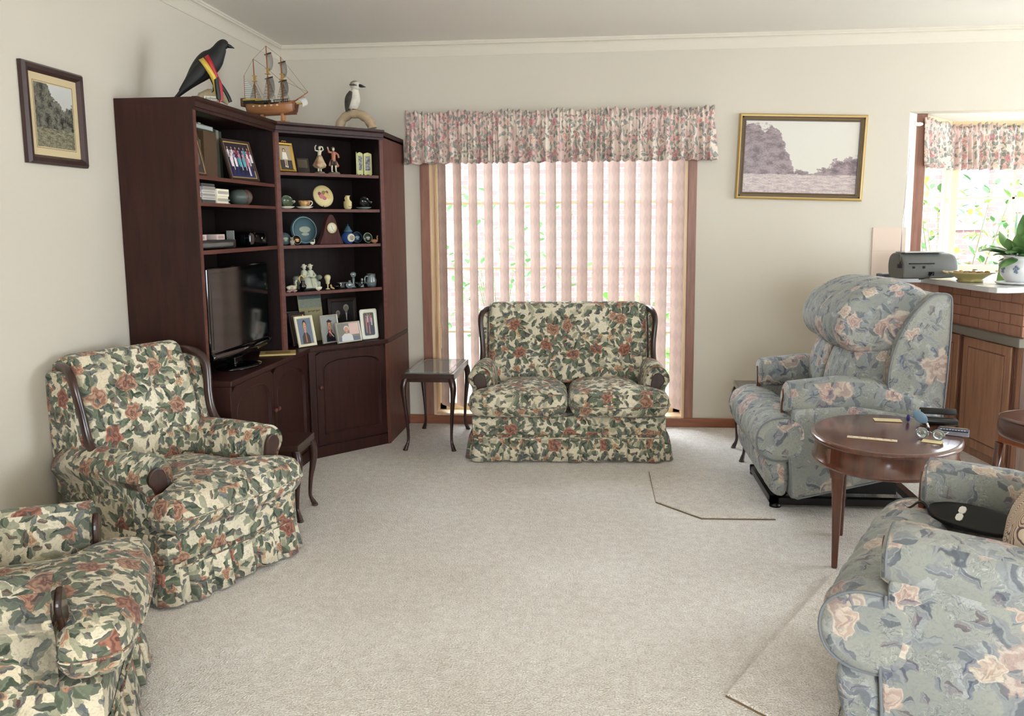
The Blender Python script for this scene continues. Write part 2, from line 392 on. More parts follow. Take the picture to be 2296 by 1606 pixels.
M['wall'] = vary(mat('wall_paint', rough=.85, spec=.2), lin(212, 203, 187), lin(207, 198, 182), .8, 2, bump=.05, bsc=90)
M['ceil'] = mat('ceiling_paint', lin(236, 230, 220), .9, spec=.2)
M['cornice'] = mat('cornice_paint', lin(216, 207, 190), .8, spec=.2)
M['seam'] = mat('cornice_edge', lin(170, 150, 120), .9, spec=.1)
M['carpet'] = vary(mat('carpet', rough=1, spec=.05), lin(210, 194, 176), lin(196, 178, 158), 1.3, 4, bump=1, bsc=160, dist=.012)
def carpetize(m, c1, c2, off):
    n = N(m); tc = n.new('ShaderNodeTexCoord').outputs['Object']; tc = n.vm('ADD', tc, (off, off, 0))
    big = n.noise(tc, 1.4, 3).outputs[0]; fine = n.noise(tc, 150, 2).outputs[0]; mid = n.noise(tc, 26, 3).outputs[0]
    f = n.m('ADD', n.m('MULTIPLY', fine, .75), n.m('ADD', n.m('MULTIPLY', big, .3), n.m('MULTIPLY', mid, .3)))
    n.L.new(n.mix(n.step(f, .42, .95), c1, c2), bsdf(m).inputs['Base Color'])
    b = n.new('ShaderNodeBump'); b.inputs['Strength'].default_value = .9; b.inputs['Distance'].default_value = .01
    n.L.new(n.m('ADD', n.m('MULTIPLY', fine, 1), n.m('MULTIPLY', mid, .8)), b.inputs['Height']); n.L.new(b.outputs[0], bsdf(m).inputs['Normal'])
    return m
M['carpet'] = carpetize(mat('carpet_pile', rough=1, spec=.05), lin(206, 195, 182), lin(253, 249, 243), 0)
M['mat'] = carpetize(mat('carpet_offcut', rough=1, spec=.05), lin(202, 190, 175), lin(250, 244, 236), 4)
M['backing'] = mat('carpet_backing', lin(120, 100, 74), 1)
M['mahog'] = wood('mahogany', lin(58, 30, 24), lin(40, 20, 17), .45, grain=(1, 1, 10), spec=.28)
M['mahog_in'] = wood('mahogany_interior_shade', lin(36, 24, 22), lin(28, 18, 18), .6, grain=(1, 1, 10), spec=.2)  # same mahogany darkened, shade inside the cabinets put into its colour
M['mahog_end'] = wood('mahogany_end_glare', lin(104, 64, 52), lin(84, 48, 40), .45, grain=(1, 1, 10), spec=.35)  # lighter copy of the mahogany, window glare put into the colour
M['mahog_lt'] = wood('mahogany_edge', lin(104, 60, 48), lin(84, 46, 38), .5, grain=(1, 10, 1), spec=.3)
M['dwood'] = wood('dark_turned_wood', lin(60, 34, 26), lin(40, 22, 18), .28, coat=.4)
M['rtwood'] = wood('red_brown_table_wood', lin(104, 58, 40), lin(78, 42, 30), .22, coat=.6)
M['arch'] = wood('architrave_timber', lin(150, 104, 84), lin(120, 78, 62), .45)
M['skirt'] = wood('skirting_timber', lin(158, 98, 68), lin(128, 74, 50), .4, grain=(10, 1, 1))
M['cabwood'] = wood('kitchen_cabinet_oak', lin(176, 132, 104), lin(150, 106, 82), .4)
M['cabwood_d'] = wood('kitchen_cabinet_groove', lin(120, 80, 64), lin(96, 62, 50), .45)
M['cream_al'] = mat('cream_aluminium', lin(226, 208, 168), .4)
M['reveal'] = wood('window_reveal_timber', lin(226, 196, 158), lin(210, 176, 136), .45)
M['white'] = mat('white_paint', lin(236, 232, 224), .5)
M['black'] = mat('black_plastic', lin(16, 16, 18), .3)
M['blackm'] = mat('black_matt', lin(22, 22, 24), .7)
M['gloss'] = mat('gloss_black', lin(6, 8, 9), .06, spec=.7)
M['screen'] = mat('tv_screen', lin(10, 14, 14), .08, spec=.6)
M['glass'] = mat('window_glass', (1, 1, 1, 1), .0, **{'Transmission Weight': 1.0, 'IOR': 1.01})
M['crystal'] = mat('crystal', (.85, .95, .95, 1), .02, **{'Transmission Weight': .9, 'IOR': 1.5})
M['gold'] = mat('gold_metal', lin(214, 176, 96), .3, 1)
M['goldp'] = mat('gold_paint', lin(190, 160, 96), .4, .4)
M['silver'] = mat('silver_metal', lin(212, 208, 200), .25, .9)
M['chrome'] = mat('chrome', lin(220, 222, 226), .1, 1)
def em_none(): pass
def blindmat():
    m = bpy.data.materials.new('vertical_blind_fabric'); m.use_nodes = True; n = N(m); b = bsdf(m)
    uv = n.new('ShaderNodeTexCoord').outputs['Object']; x, y, z = n.sep(uv)
    q = n.m('ADD', n.m('MULTIPLY', x, 24), n.m('MULTIPLY', z, 9)); q2 = n.m('SUBTRACT', n.m('MULTIPLY', z, 9), n.m('MULTIPLY', x, 24))
    w = n.m('MULTIPLY', n.m('SINE', n.m('MULTIPLY', q, 3)), n.m('SINE', n.m('MULTIPLY', q2, 3)))
    c_ = n.mix(n.step(w, -.3, .3), lin(204, 182, 170), lin(192, 171, 161))
    n.L.new(c_, b.inputs['Base Color']); b.inputs['Roughness'].default_value = .9; b.inputs['Specular IOR Level'].default_value = .1
    tr = n.new('ShaderNodeBsdfTranslucent'); n.L.new(c_, tr.inputs[0]); mx = n.new('ShaderNodeMixShader'); mx.inputs[0].default_value = .07
    n.L.new(b.outputs[0], mx.inputs[1]); n.L.new(tr.outputs[0], mx.inputs[2]); n.L.new(mx.outputs[0], n.n['Material Output'].inputs[0]); return m
M['blind'] = blindmat()
_flat = {}
def flat(r, g, b, rough=.6, spec=.4):
    k = (r, g, b, rough)
    if k not in _flat: _flat[k] = mat('paint_%02x%02x%02x' % (r, g, b), lin(r, g, b), rough, spec=spec)
    return _flat[k]
def landscape(name, sky, skyb, trees, treed, grass, grassd, hi, left, right, mid, tsc=26):
    """a printed bush landscape on a picture's own face: UV 0..1"""
    m = mat(name, rough=.35, spec=.4); n = N(m); uv = n.new('ShaderNodeUVMap').outputs[0]; x, y, _ = n.sep(uv)
    nz = n.noise(uv, tsc*.35, 5, rough=.65).outputs[0]; nf = n.noise(uv, tsc*2.2, 4, rough=.7).outputs[0]; st = n.vm('MULTIPLY', uv, (1, 2.4, 1)); ng = n.noise(st, tsc*2, 4, rough=.75).outputs[0]
    ramp = n.ramp(x, [(0, (left,)*3+(1,)), (.3, (left*.93,)*3+(1,)), (.45, (mid*1.15,)*3+(1,)), (.62, (mid,)*3+(1,)), (.8, (right*.85,)*3+(1,)), (1, (right,)*3+(1,))])
    h = n.sep(ramp)[0]; edge = n.m('SUBTRACT', n.m('ADD', h, n.m('MULTIPLY', n.m('SUBTRACT', nz, .5), .42)), y)
    tm = n.m('MULTIPLY', n.step(edge, -.01, .02), n.step(n.m('ADD', nf, n.m('MULTIPLY', edge, 2.2)), .44, .5))
    grs = n.noise(n.vm('MULTIPLY', uv, (1, 3, 1)), tsc*.5, 4, rough=.7).outputs[0]
    gm = n.step(n.m('ADD', y, n.m('MULTIPLY', n.m('SUBTRACT', nz, .5), .05)), hi+.01, hi-.01)
    c_ = n.mix(y, skyb, sky); c_ = n.mix(tm, c_, n.mix(n.step(n.m('ADD', n.m('MULTIPLY', n.noise(uv, tsc*.5, 3).outputs[0], .6), n.m('MULTIPLY', nf, .45)), .38, .64), treed, trees)); c_ = n.mix(gm, c_, n.mix(n.step(n.m('ADD', n.m('MULTIPLY', ng, .5), n.m('MULTIPLY', grs, .55)), .42, .62), grassd, grass))
    n.L.new(c_, bsdf(m).inputs['Base Color']); return m
M['land'] = landscape('sepia_bush_print', lin(214, 208, 196), lin(210, 204, 188), lin(158, 138, 138), lin(100, 84, 88), lin(206, 190, 180), lin(160, 142, 142), .27, .95, .55, .30)
M['land2'] = landscape('bush_track_print', lin(196, 196, 190), lin(170, 170, 160), lin(120, 118, 104), lin(40, 40, 36), lin(150, 144, 120), lin(84, 82, 62), .3, 1.15, .75, .7, 16)
# ------------------------------------------------------------------ the room
L0, D0, HC = -2.254, 5.914, 2.68
XR, YR = 6.0, -3.45
WX0, WX1, WZ0, WZ1 = -1.199, .592, .065, 2.10          # tall window opening
KX0, KX1, KZ0, KZ1 = 2.033, 4.4, 1.06, 2.155            # kitchen window opening
struct(MB().box(L0-.2, XR+.2, YR-.2, D0+.12, -.1, 0).build('floor', M['carpet']))
struct(MB().box(L0-.2, XR+.2, YR-.2, D0+.2, HC, HC+.1).build('ceiling', M['ceil']))
b = MB(); T = .14
b.box(L0-.2, WX0, D0, D0+T, 0, HC).box(WX0, WX1, D0, D0+T, WZ1, HC).box(WX0, WX1, D0, D0+T, 0, WZ0)
b.box(WX1, KX0, D0, D0+T, 0, HC).box(KX0, KX1, D0, D0+T, KZ1, HC).box(KX0, KX1, D0, D0+T, 0, KZ0).box(KX1, XR+.2, D0, D0+T, 0, HC)
struct(b.build('wall_back', M['wall']))
struct(MB().box(L0-.2, L0, YR-.2, D0, 0, HC).build('wall_left', M['wall']))
b = MB(); b.box(XR, XR+.2, YR-.2, 2.0, 0, HC).box(XR, XR+.2, 4.8, D0, 0, HC).box(XR, XR+.2, 2.0, 4.8, 0, .6).box(XR, XR+.2, 2.0, 4.8, 2.3, HC)
struct(b.build('wall_right', M['wall']))
b = MB(); b.box(L0, -.3, YR-.2, YR, 0, HC).box(3.5, XR, YR-.2, YR, 0, HC).box(-.3, 3.5, YR-.2, YR, 0, .5).box(-.3, 3.5, YR-.2, YR, 2.4, HC)
struct(b.build('wall_rear', M['wall']))
# coved cornice
def cove(off):  # profile (outward from wall, z)
    pr = [(0, 2.585), (.004, 2.585), (.006, 2.592)]
    for k in range(7):
        a = pi/2*k/6; pr.append((.006+.03*(1-cos(a)), 2.592+.068*sin(a)*.95))
    return pr+[(.038, HC-.012), (.042, HC-.012), (.042, HC), (0, HC)]
pr = cove(0)
b = MB(); b.loft([[(L0+p, YR, z) for p, z in pr], [(L0+p, D0-p, z) for p, z in pr], [(XR, D0-p, z) for p, z in pr]], smooth=False)
struct(b.build('trim_1', M['cornice']))
# skirting boards
b = MB(); b.box(-1.385, XR, D0-.016, D0, 0, .065); struct(b.build('baseboard_back', M['skirt'], bevel=.004))
b = MB(); b.box(L0, L0+.016, YR, 3.80, 0, .065); struct(b.build('baseboard_left', M['skirt'], bevel=.004))
# tall window: architrave, reveal lining, cream aluminium frame, glazing bars, glass
w1 = bpy.data.objects.new('window_1', None); C.objects.link(w1); struct(w1)
b = MB(); b.box(WX0-.066, WX0, D0-.018, D0, .065, WZ1+.06).box(WX1, WX1+.06, D0-.018, D0, .065, WZ1+.06).box(WX0, WX1, D0-.018, D0, WZ1, WZ1+.06)
b.build('architrave', M['arch'], w1, bevel=.004)
b = MB(); b.box(WX0, WX0+.018, D0-.012, D0+T, WZ0, WZ1).box(WX1-.018, WX1, D0-.012, D0+T, WZ0, WZ1).box(WX0+.018, WX1-.018, D0-.012, D0+T, WZ1-.018, WZ1)
b.box(WX0+.018, WX1-.018, D0-.02, D0+T, WZ0, WZ0+.012); b.build('window_reveal', M['reveal'], w1)
fy0, fy1 = D0+.13, D0+.17; ix0, ix1 = WX0+.018, WX1-.018
b = MB(); b.box(ix0, ix0+.05, fy0, fy1, WZ0, WZ1).box(ix1-.05, ix1, fy0, fy1, WZ0, WZ1).box(ix0, ix1, fy0, fy1, WZ1-.07, WZ1).box(ix0, ix1, fy0, fy1, WZ0, WZ0+.06)
b.build('window_frame', M['cream_al'], w1, bevel=.003)
b = MB(); b.box(-.333, -.318, fy0-.005, fy1, WZ0, WZ1); b.build('mullion', flat(120, 112, 100), w1)
b = MB()
for z in (.655, 1.12, 1.585): b.box(ix0+.05, ix1-.05, fy0+.012, fy1-.012, z-.008, z+.008)
b.build('glazing_bar', M['cream_al'], w1)
b = MB(); b.box(ix0+.05, ix1-.05, fy0+.018, fy0+.022, WZ0+.06, WZ1-.07); b.build('window_pane', M['glass'], w1)
# kitchen bay window
w2 = bpy.data.objects.new('window_2', None); C.objects.link(w2); struct(w2)
BY = 6.62
b = MB(); b.box(KX0-.001, KX0+.0, D0-.001, D0, 1.1, 1.2)
b = MB(); b.prism([(KX0-.02, D0), (KX0+.095, D0+T), (KX0-.02, D0+T)], KZ0, KZ1); struct(b.build('trim_3', mat('reveal_plaster', lin(232, 226, 212), .8)))
b = MB(); b.prism([(KX0-.02, D0+T), (KX0+.165, D0+T), (KX0+.165, D0+.185), (KX0-.02, D0+.185)], KZ0, KZ1-.0); b.build('window_post', M['arch'], w2)
b = MB(); b.prism([(KX0-.3, D0+T), (KX1+.3, D0+T), (KX1+.3, BY+.2), (KX0-.3, BY+.2)], KZ1-.002, KZ1+.1); b.build('bay_ceiling', M['ceil'], w2)
b = MB(); b.prism([(KX0-.1, D0+T+.001), (KX1+.2, D0+T+.001), (KX1+.2, BY+.05), (2.42, BY+.05)], KZ0-.1, KZ0+.0); b.build('bay_sill', M['white'], w2)
# angled light from (2.12,6.09) to (2.52,6.55), then the front light
A_, B_ = Vector((2.19, 6.12)), Vector((2.545, BY-.06))
u = (B_-A_).normalized(); nn = Vector((-u.y, u.x))
def seg(b, p, q, w, z0, z1):
    d = (q-p).normalized(); m = Vector((-d.y, d.x))*w/2
    b.prism([tuple(p+m), tuple(q+m), tuple(q-m), tuple(p-m)], z0, z1)
b = MB(); seg(b, A_, A_+u*.035, .045, KZ0, KZ1); seg(b, A_, B_, .045, KZ0, KZ0+.05); seg(b, A_, B_, .045, KZ1-.06, KZ1)
seg(b, B_-u*.03, B_+u*.02, .06, KZ0, KZ1); b.prism([(B_.x-.0, BY-.075), (B_.x+.075, BY-.075), (B_.x+.075, BY-.02), (B_.x-.0, BY-.02)], KZ0, KZ1)
b.box(B_.x, KX1, BY-.07, BY-.03, KZ0, KZ0+.05).box(B_.x, KX1, BY-.07, BY-.03, KZ1-.06, KZ1)
b.build('window_frame', M['cream_al'], w2, bevel=.003)
b = MB(); seg(b, A_+u*.03, B_-u*.03, .014, 1.585, 1.60); b.box(B_.x+.07, KX1, BY-.057, BY-.043, 1.592, 1.607)
for x in (3.02, 3.5, 3.98): b.box(x-.009, x+.009, BY-.057, BY-.043, KZ0, KZ1)
b.build('glazing_bar', M['cream_al'], w2)
b = MB(); seg(b, A_+u*.03, B_-u*.03, .004, KZ0+.05, KZ1-.06); b.box(B_.x+.075, KX1, BY-.052, BY-.048, KZ0+.05, KZ1-.06); b.build('window_pane', M['glass'], w2)
_dim = {}
def dim(r, g, b):
    k = (r, g, b)
    if k not in _dim:
        c_ = lin(r, g, b); _dim[k] = mat('garden_%02x%02x%02x' % k, (c_[0]*.55, c_[1]*.55, c_[2]*.55, 1), .9, spec=.1)
    return _dim[k]
# outdoors, seen burnt out through the glass
o = MB().box(-12, 14, D0+.3, 30, -.25, -.15).build('garden_ground', dim(190, 188, 170)); struct(o)
b = MB(); b.box(-9, 12, 13, 13.2, -.15, 2.9); brk = mat('neighbour_brick', rough=.9); n = N(brk); t = n.new('ShaderNodeTexBrick'); n.L.new(n.new('ShaderNodeTexCoord').outputs['Object'], t.inputs[0])
mp = n.new('ShaderNodeMapping'); n.L.new(n.new('ShaderNodeTexCoord').outputs['Object'], mp.inputs[0]); mp.inputs['Rotation'].default_value = (radians(90), 0, 0); n.L.new(mp.outputs[0], t.inputs[0])
t.inputs['Color1'].default_value = lin(128, 92, 88); t.inputs['Color2'].default_value = lin(140, 104, 98); t.inputs['Mortar'].default_value = lin(160, 156, 150); t.inputs['Scale'].default_value = 3.2
n.L.new(t.outputs[0], bsdf(brk).inputs['Base Color'])
nb = thing('neighbour_house', 'pink brick house wall with dark windows beyond the kitchen window', 'house', (0, 0, 0))
b.build('brick_wall', brk, nb); b = MB().box(-9.3, 12.3, 12.5, 15, 2.9, 3.05); b.build('roof', dim(200, 130, 110), nb)
for x in (-3.6, 5.0, 6.5, 8.0): b = MB().box(x, x+.6, 12.95, 13.05, 1.3, 2.4); b.build('window', dim(150, 160, 176), nb)
rnd = random.Random(5)
def shrub(name, label, cx, cy, z0, w, h, nleaf, cols, group=None, ls=.07, stems=7):
    t = thing(name, label, 'shrub', (cx, cy, z0), 0, group); b = MB(); s = MB()
    for k in range(stems):
        a = rnd.uniform(0, 6.28); r = rnd.uniform(.1, .5)*w; hh = h*rnd.uniform(.7, 1)
        s.tube([(0+cos(a)*.05, sin(a)*.05, 0), (cos(a)*r*.5, sin(a)*r*.5*.6, hh*.55), (cos(a)*r, sin(a)*r*.6, hh)], [.006, .005, .003], seg=5)
    for k in range(nleaf):
        a = rnd.uniform(0, 6.28); r = w/2*sqrt(rnd.random()); z = h*rnd.uniform(.12, 1)*(1-.3*(2*r/w)**2)
        p = Vector((r*cos(a), r*sin(a)*.6, z)); R3 = Matrix.Rotation(rnd.uniform(0, 6.28), 3, 'Z') @ Matrix.Rotation(rnd.uniform(-1, 1), 3, 'X'); l = ls*rnd.uniform(.6, 1.3)
        q = [R3 @ Vector(v)*l+p for v in ((0, 0, 0), (.28, .35, .05), (.3, .7, .03), (0, 1.15, -.08), (-.3, .7, .03), (-.28, .35, .05))]
        b.add(q, [(0, 1, 2, 3, 4, 5)], mi=rnd.randrange(len(cols)))
    b.build('leaves', [dim(*c_) for c_ in cols], t); s.build('stem', dim(150, 150, 120), t); return t
gc = [(150, 190, 110), (190, 210, 130), (110, 160, 100), (230, 220, 130)]
shrub('leafy_shrub', 'sunlit leafy shrub outside the left half of the kitchen window', 3.0, 7.6, -.15, 1.5, 2.3, 700, gc)
shrub('leafy_shrub', 'sunlit leafy shrub outside the right part of the kitchen window', 4.3, 8.4, -.15, 1.8, 2.5, 700, gc+[(240, 170, 160)])
shrub('garden_bush', 'pale green bush outside beyond the left half of the blinds', -1.2, 10, -.15, 2.4, 2.2, 500, [(150, 200, 140), (190, 220, 170)], ls=.12)
shrub('garden_bush', 'low green bush outside behind the right half of the blinds', .25, 8.2, -.15, 1.3, 1.0, 300, [(140, 210, 110), (180, 230, 140)], ls=.12)
# ------------------------------------------------------------------ vertical blind
vb = thing('vertical_blind', 'pale pink fabric vertical blind half open across the tall window', 'blind', (0, D0+.06, 0))
b = MB().box(WX0+.03, WX1-.03, -.02, .02, 2.03, 2.06); b.build('headrail', M['white'], vb)
phi = radians(53); sw = .127
for i in range(16):
    x = -1.125+i*.1105
    b = MB(); secs = []
    for z in (.115, 2.03):
        sec = []
        for k in range(7):
            t = (k/6-.5)*sw; bow = .005*(1-(2*k/6-1)**2)
            sec.append((t*cos(phi)+bow*sin(phi), -t*sin(phi)+bow*cos(phi), z))
        secs.append(sec)
    b.loft(secs, closed=False, caps=False); b.build('blind_slat', M['blind'], vb, loc=(x, 0, 0))
b = MB()
for k in range(110): b.ell((-1.150, -.03, 2.0-k*.0098*1.1), (.0022, .0022, .0034), seg=6, rings=4)
b.build('bead_chain', M['white'], vb)
b = MB(); b.box(-1.161, -1.139, -.038, -.022, .55, .70); b.build('chain_weight', M['reveal'], vb)
# ------------------------------------------------------------------ valances
def valance(path, ztop, zbot, ruffle, name, label, seed, flare=.0):
    """gathered fabric strip on a rod; path: (x,y) polyline, outward side = toward the room (-y)"""
    t = thing(name, label, 'valance', (0, 0, 0)); rr = random.Random(seed)
    tot = sum((Vector(a)-Vector(c_)).length for a, c_ in zip(path, path[1:])); n = int(tot/.006); P = resample(path, n)
    ph = [0]; 
    for i in range(n): ph.append(ph[-1]+2*pi*.006/rr.uniform(.045, .10) if False else ph[-1]+2*pi*.006/(.07+.028*sin(i*.047)+.012*sin(i*.21)))
    ph2 = [0]
    for i in range(n): ph2.append(ph2[-1]+2*pi*.006/(.026+.008*sin(i*.13)))
    zs = [(ztop, .012, .9), (ztop-.012, .012, 1), (ztop-ruffle+.01, .008, .8), (ztop-ruffle, .003, .4), (ztop-ruffle-.012, .003, .4), (ztop-ruffle-.03, .009, .6), (lerp(ztop, zbot, .4), .015, .3), (lerp(ztop, zbot, .65), .019, .2), (lerp(ztop, zbot, .85), .022, .1), (zbot, .024, .1)]
    secs = []
    for zi, (z, amp, fine) in enumerate(zs):
        sec = []
        for i in range(n):
            a = P[max(i-1, 0)]; c_ = P[min(i+1, n-1)]; d = (c_-a).normalized(); m = Vector((d[1], -d[0]))
            w = amp*(1-fine)*sin(ph[i]+.4*sin(z*9+i*.01))+amp*fine*sin(ph2[i])
            dz = 0
            if zi == 0: dz = .010*sin(ph2[i]*.5+1)+.008*sin(i*.11)
            if zi == len(zs)-1: dz = .004*sin(ph[i])
            sec.append((P[i][0]+m[0]*(w+.02*(ztop-z)/(ztop-zbot)), P[i][1]+m[1]*(w+.02*(ztop-z)/(ztop-zbot)), z+dz))
        secs.append(sec)
    b = MB(); st = len(b.v); b.loft(secs, closed=False, caps=False)
    # cloth is fuller than the rod: stretch the print's U by 1.6
    nn_ = n; k = 0
    for r_ in range(len(zs)-1):
        for i in range(nn_-1):
            u0, u1 = i*.006*1.7, (i+1)*.006*1.7; b.uv[k] = [(u0, zs[r_][0]), (u1, zs[r_][0]), (u1, zs[r_+1][0]), (u0, zs[r_+1][0])]; k += 1
    b.build('gathered_cloth', G['val'], t, solid=.0015)
    r = MB(); r.tube([(p[0], p[1], ztop-ruffle-.006) for p in path], .0022, seg=8); r.build('curtain_rod', M['white'], t); return t
valance([(-1.335, D0-.005), (-1.335, D0-.075), (.745, D0-.075), (.745, D0-.005)], 2.20, 1.853, .055, 'window_valance', 'long gathered pink and grey floral valance above the tall blinds', 3)
valance([(2.17, 6.03), (2.21, 6.07), (2.50, 6.44), (4.3, 6.46)], 2.12, 1.80, .05, 'window_valance', 'gathered floral valance following the kitchen bay window at right', 9)
b = MB(); b.ell((2.135, 6.035, 2.085), (.03, .012, .014)).ell((2.11, 6.03, 2.09), (.014, .014, .014)); tag(b.build('rod_bracket', M['white']), 'white rod end bracket on the timber post left of kitchen valance', 'bracket')
# ------------------------------------------------------------------ show-wood floral suite
def pleated_skirt(W2, yf, yb, z0, z1, seed):
    rr = random.Random(seed); path = [(-W2, yb), (-W2, yf-.05), (-W2+.05, yf), (W2-.05, yf), (W2, yf-.05), (W2, yb)]
    tot = sum((Vector(a)-Vector(c_)).length for a, c_ in zip(path, path[1:])); n = int(tot/.005); P = resample(path, n); per = .118
    secs = []
    for zi, (z, fl, am) in enumerate(((z1, -.004, .05), (z1-.02, .002, .35), (lerp(z0, z1, .5), .010, .8), (z0, .022, 1))):
        sec = []
        for i in range(n):
            d = (P[min(i+1, n-1)]-P[max(i-1, 0)]).normalized(); m = Vector((-d[1], d[0]))
            s_ = (i*.005) % per/per; idx = int(i*.005/per)
            o = 1.0 if s_ < .62 else -1.0
            if .60 < s_ < .64: o = 1-2*(s_-.60)/.04
            if s_ > .97: o = -1+2*(s_-.97)/.03
            o *= .010*am*(1+.35*sin(idx*2.3+seed)); o += fl*(1+.25*sin(idx*1.7+seed))
            sec.append((P[i][0]+m[0]*o, P[i][1]+m[1]*o, z+(.004*sin(idx*1.3+seed) if zi == 3 else 0)))
        secs.append(sec)
    b = MB(); b.loft(secs, closed=False, caps=False)
    k = 0
    zz = [z1, z1-.02, lerp(z0, z1, .5), z0]
    for r_ in range(3):
        for i in range(n-1):
            sh = int(i*.005/per)*.0+ (.31 if ((i*.005) % per/per) > .62 else 0)
            b.uv[k] = [(i*.005+sh, zz[r_]), ((i+1)*.005+sh, zz[r_]), ((i+1)*.005+sh, zz[r_+1]), (i*.005+sh, zz[r_+1])]; k += 1
    return b
def show_wood_seat(W, ncush, label, cat, loc, rz, name, seed, buttons):
    F = G['green']; t = thing(name, label, cat, loc, rz); H = W/2
    b = MB(); rbox(b, -H+.025, H-.025, -.33, .345, .145, .285, .03); b.build('seat_rail', F, t)
    b = MB(); b.tube([(-H+.015, -.30, .15), (-H+.02, .30, .15), (-H+.07, .355, .15), (H-.07, .355, .15), (H-.02, .30, .15), (H-.015, -.30, .15)], .0045, seg=6); b.build('piping', F, t)
    pleated_skirt(H-.012, .350, -.33, .012, .168, seed).build('skirt', F, t, solid=.002)
    b = MB()
    for sx in (-1, 1):
        for sy in (-.27, .29): b.box(sx*(H-.10)-.02, sx*(H-.10)+.02, sy-.02, sy+.02, 0, .15)
    for i_, (sx, sy) in enumerate(((-1, -.27), (1, -.27), (-1, .29), (1, .29))):
        bb = MB().box(sx*(H-.10)-.02, sx*(H-.10)+.02, sy-.02, sy+.02, 0, .15); bb.build('foot', M['dwood'], t)
    # T-shaped seat cushions
    cw = (2*H-.01)/ncush
    for k in range(ncush):
        x0 = -H+.005+k*cw; x1 = x0+cw; le = k == 0; re = k == ncush-1
        xi0 = -H+.155 if le else x0+.003; xi1 = H-.155 if re else x1-.003
        o = [(xi0, -.20), (xi1, -.20), (xi1, .20)]
        o += [(x1-.01, .235), (x1-.0, .31), (x1-.015, .385), (x1-.09, .415)] if re else [(x1-.003, .385), (x1-.035, .415)]
        o += [(lerp(x0, x1, .5), .430)]
        o += [(x0+.09, .415), (x0+.015, .385), (x0+.0, .31), (x0+.01, .235), (xi0, .20)] if le else [(x0+.035, .415), (x0+.003, .385)]
        o = chaikin(o, 2); b = MB(); P = puff(b, o, .283, .435, .055, .03, .0, .0022, seed+k)
        cu = b.build('seat_cushion', F, t)
        b = MB(); b.tube([(p[0], p[1], .350) for p in P], .0045, seg=6, loop=True); b.build('piping', F, cu)
    # arms: scroll section swept back
    for sx in (-1, 1):
        sec0 = chaikin([(-.155, .20), (-.158, .40), (-.150, .50), (-.125, .555), (-.085, .573), (-.045, .563), (-.008, .528), (.004, .488), (-.012, .458), (-.028, .435), (-.032, .38), (-.030, .20)], 2)
        secs = []
        for y, ds, dz, sc in ((.216, 0, -.012, .90), (.226, 0, -.003, .97), (.240, 0, 0, 1), (.0, 0, .0, 1), (-.15, 0, -.006, 1), (-.30, .005, -.02, .97)):
            secs.append([(sx*(H+(-.08+(p[0]+.08)*sc)+ds), y, (.42+(p[1]-.42)*sc if p[1] > .42 else p[1])+dz) for p in sec0])
        if sx < 0: secs = [s_[::-1] for s_ in secs]
        b = MB(); b.loft(secs[::-1]); arm = b.build('armrest', F, t)
        # carved wooden facing: round head tapering down
        fc = chaikin([(-.112, .31), (-.118, .39), (-.118, .455), (-.108, .510), (-.082, .537), (-.050, .530), (-.030, .502), (-.034, .472), (-.055, .452), (-.068, .41), (-.070, .31)], 2)
        b = MB(); b.prism([(sx*(H+p[0]), p[1]-.005) for p in fc], .240, .258, 'y'); b.build('arm_facing', M['dwood'], t, bevel=.006)
        # side panel below the arm
        b = MB(); rbox(b, *(sorted((sx*(H-.03), sx*(H-.15)))), -.33, .228, .15, .42, .012, n=4); b.build('side_panel', F, t)
        # wing and its curved show-wood edge
        wp = chaikin([(-.355, .30), (-.375, .60), (-.385, .825), (-.36, .857), (-.27, .853), (-.215, .83), (-.20, .76), (-.195, .69), (-.185, .62), (-.15, .54), (-.10, .515), (-.10, .30)], 2)
        b = MB(); b.prism(wp, min(sx*(H-.045), sx*(H-.085)), max(sx*(H-.045), sx*(H-.085)), 'x'); b.build('wing', F, t, bevel=.01)
        cr = [(H-.085, -.335, .871), (H-.068, -.26, .873), (H-.050, -.205, .850), (H-.043, -.178, .81), (H-.050, -.166, .74), (H-.058, -.158, .67), (H-.060, -.140, .585), (H-.056, -.10, .535)]
        cr = chaikin(cr, 2, False); b = MB(); b.tube([(sx*p[0], p[1], p[2]) for p in cr], [(.017, .021)]*len(cr), seg=10, up=(1, 0, 0)); b.build('show_wood_rail', M['dwood'], t)
    # back: shell and buttoned front
    b = MB(); bx = H-.085
    rbox(b, -bx, bx, -.06, .0, 0, .62, .03); a = b.xf(Matrix.Translation((0, -.315, .27)) @ Matrix.Rotation(radians(5), 4, 'X')); b.build('back_shell', F, t)
    nx, nz = (int(2*bx/.011), 46); secs = []
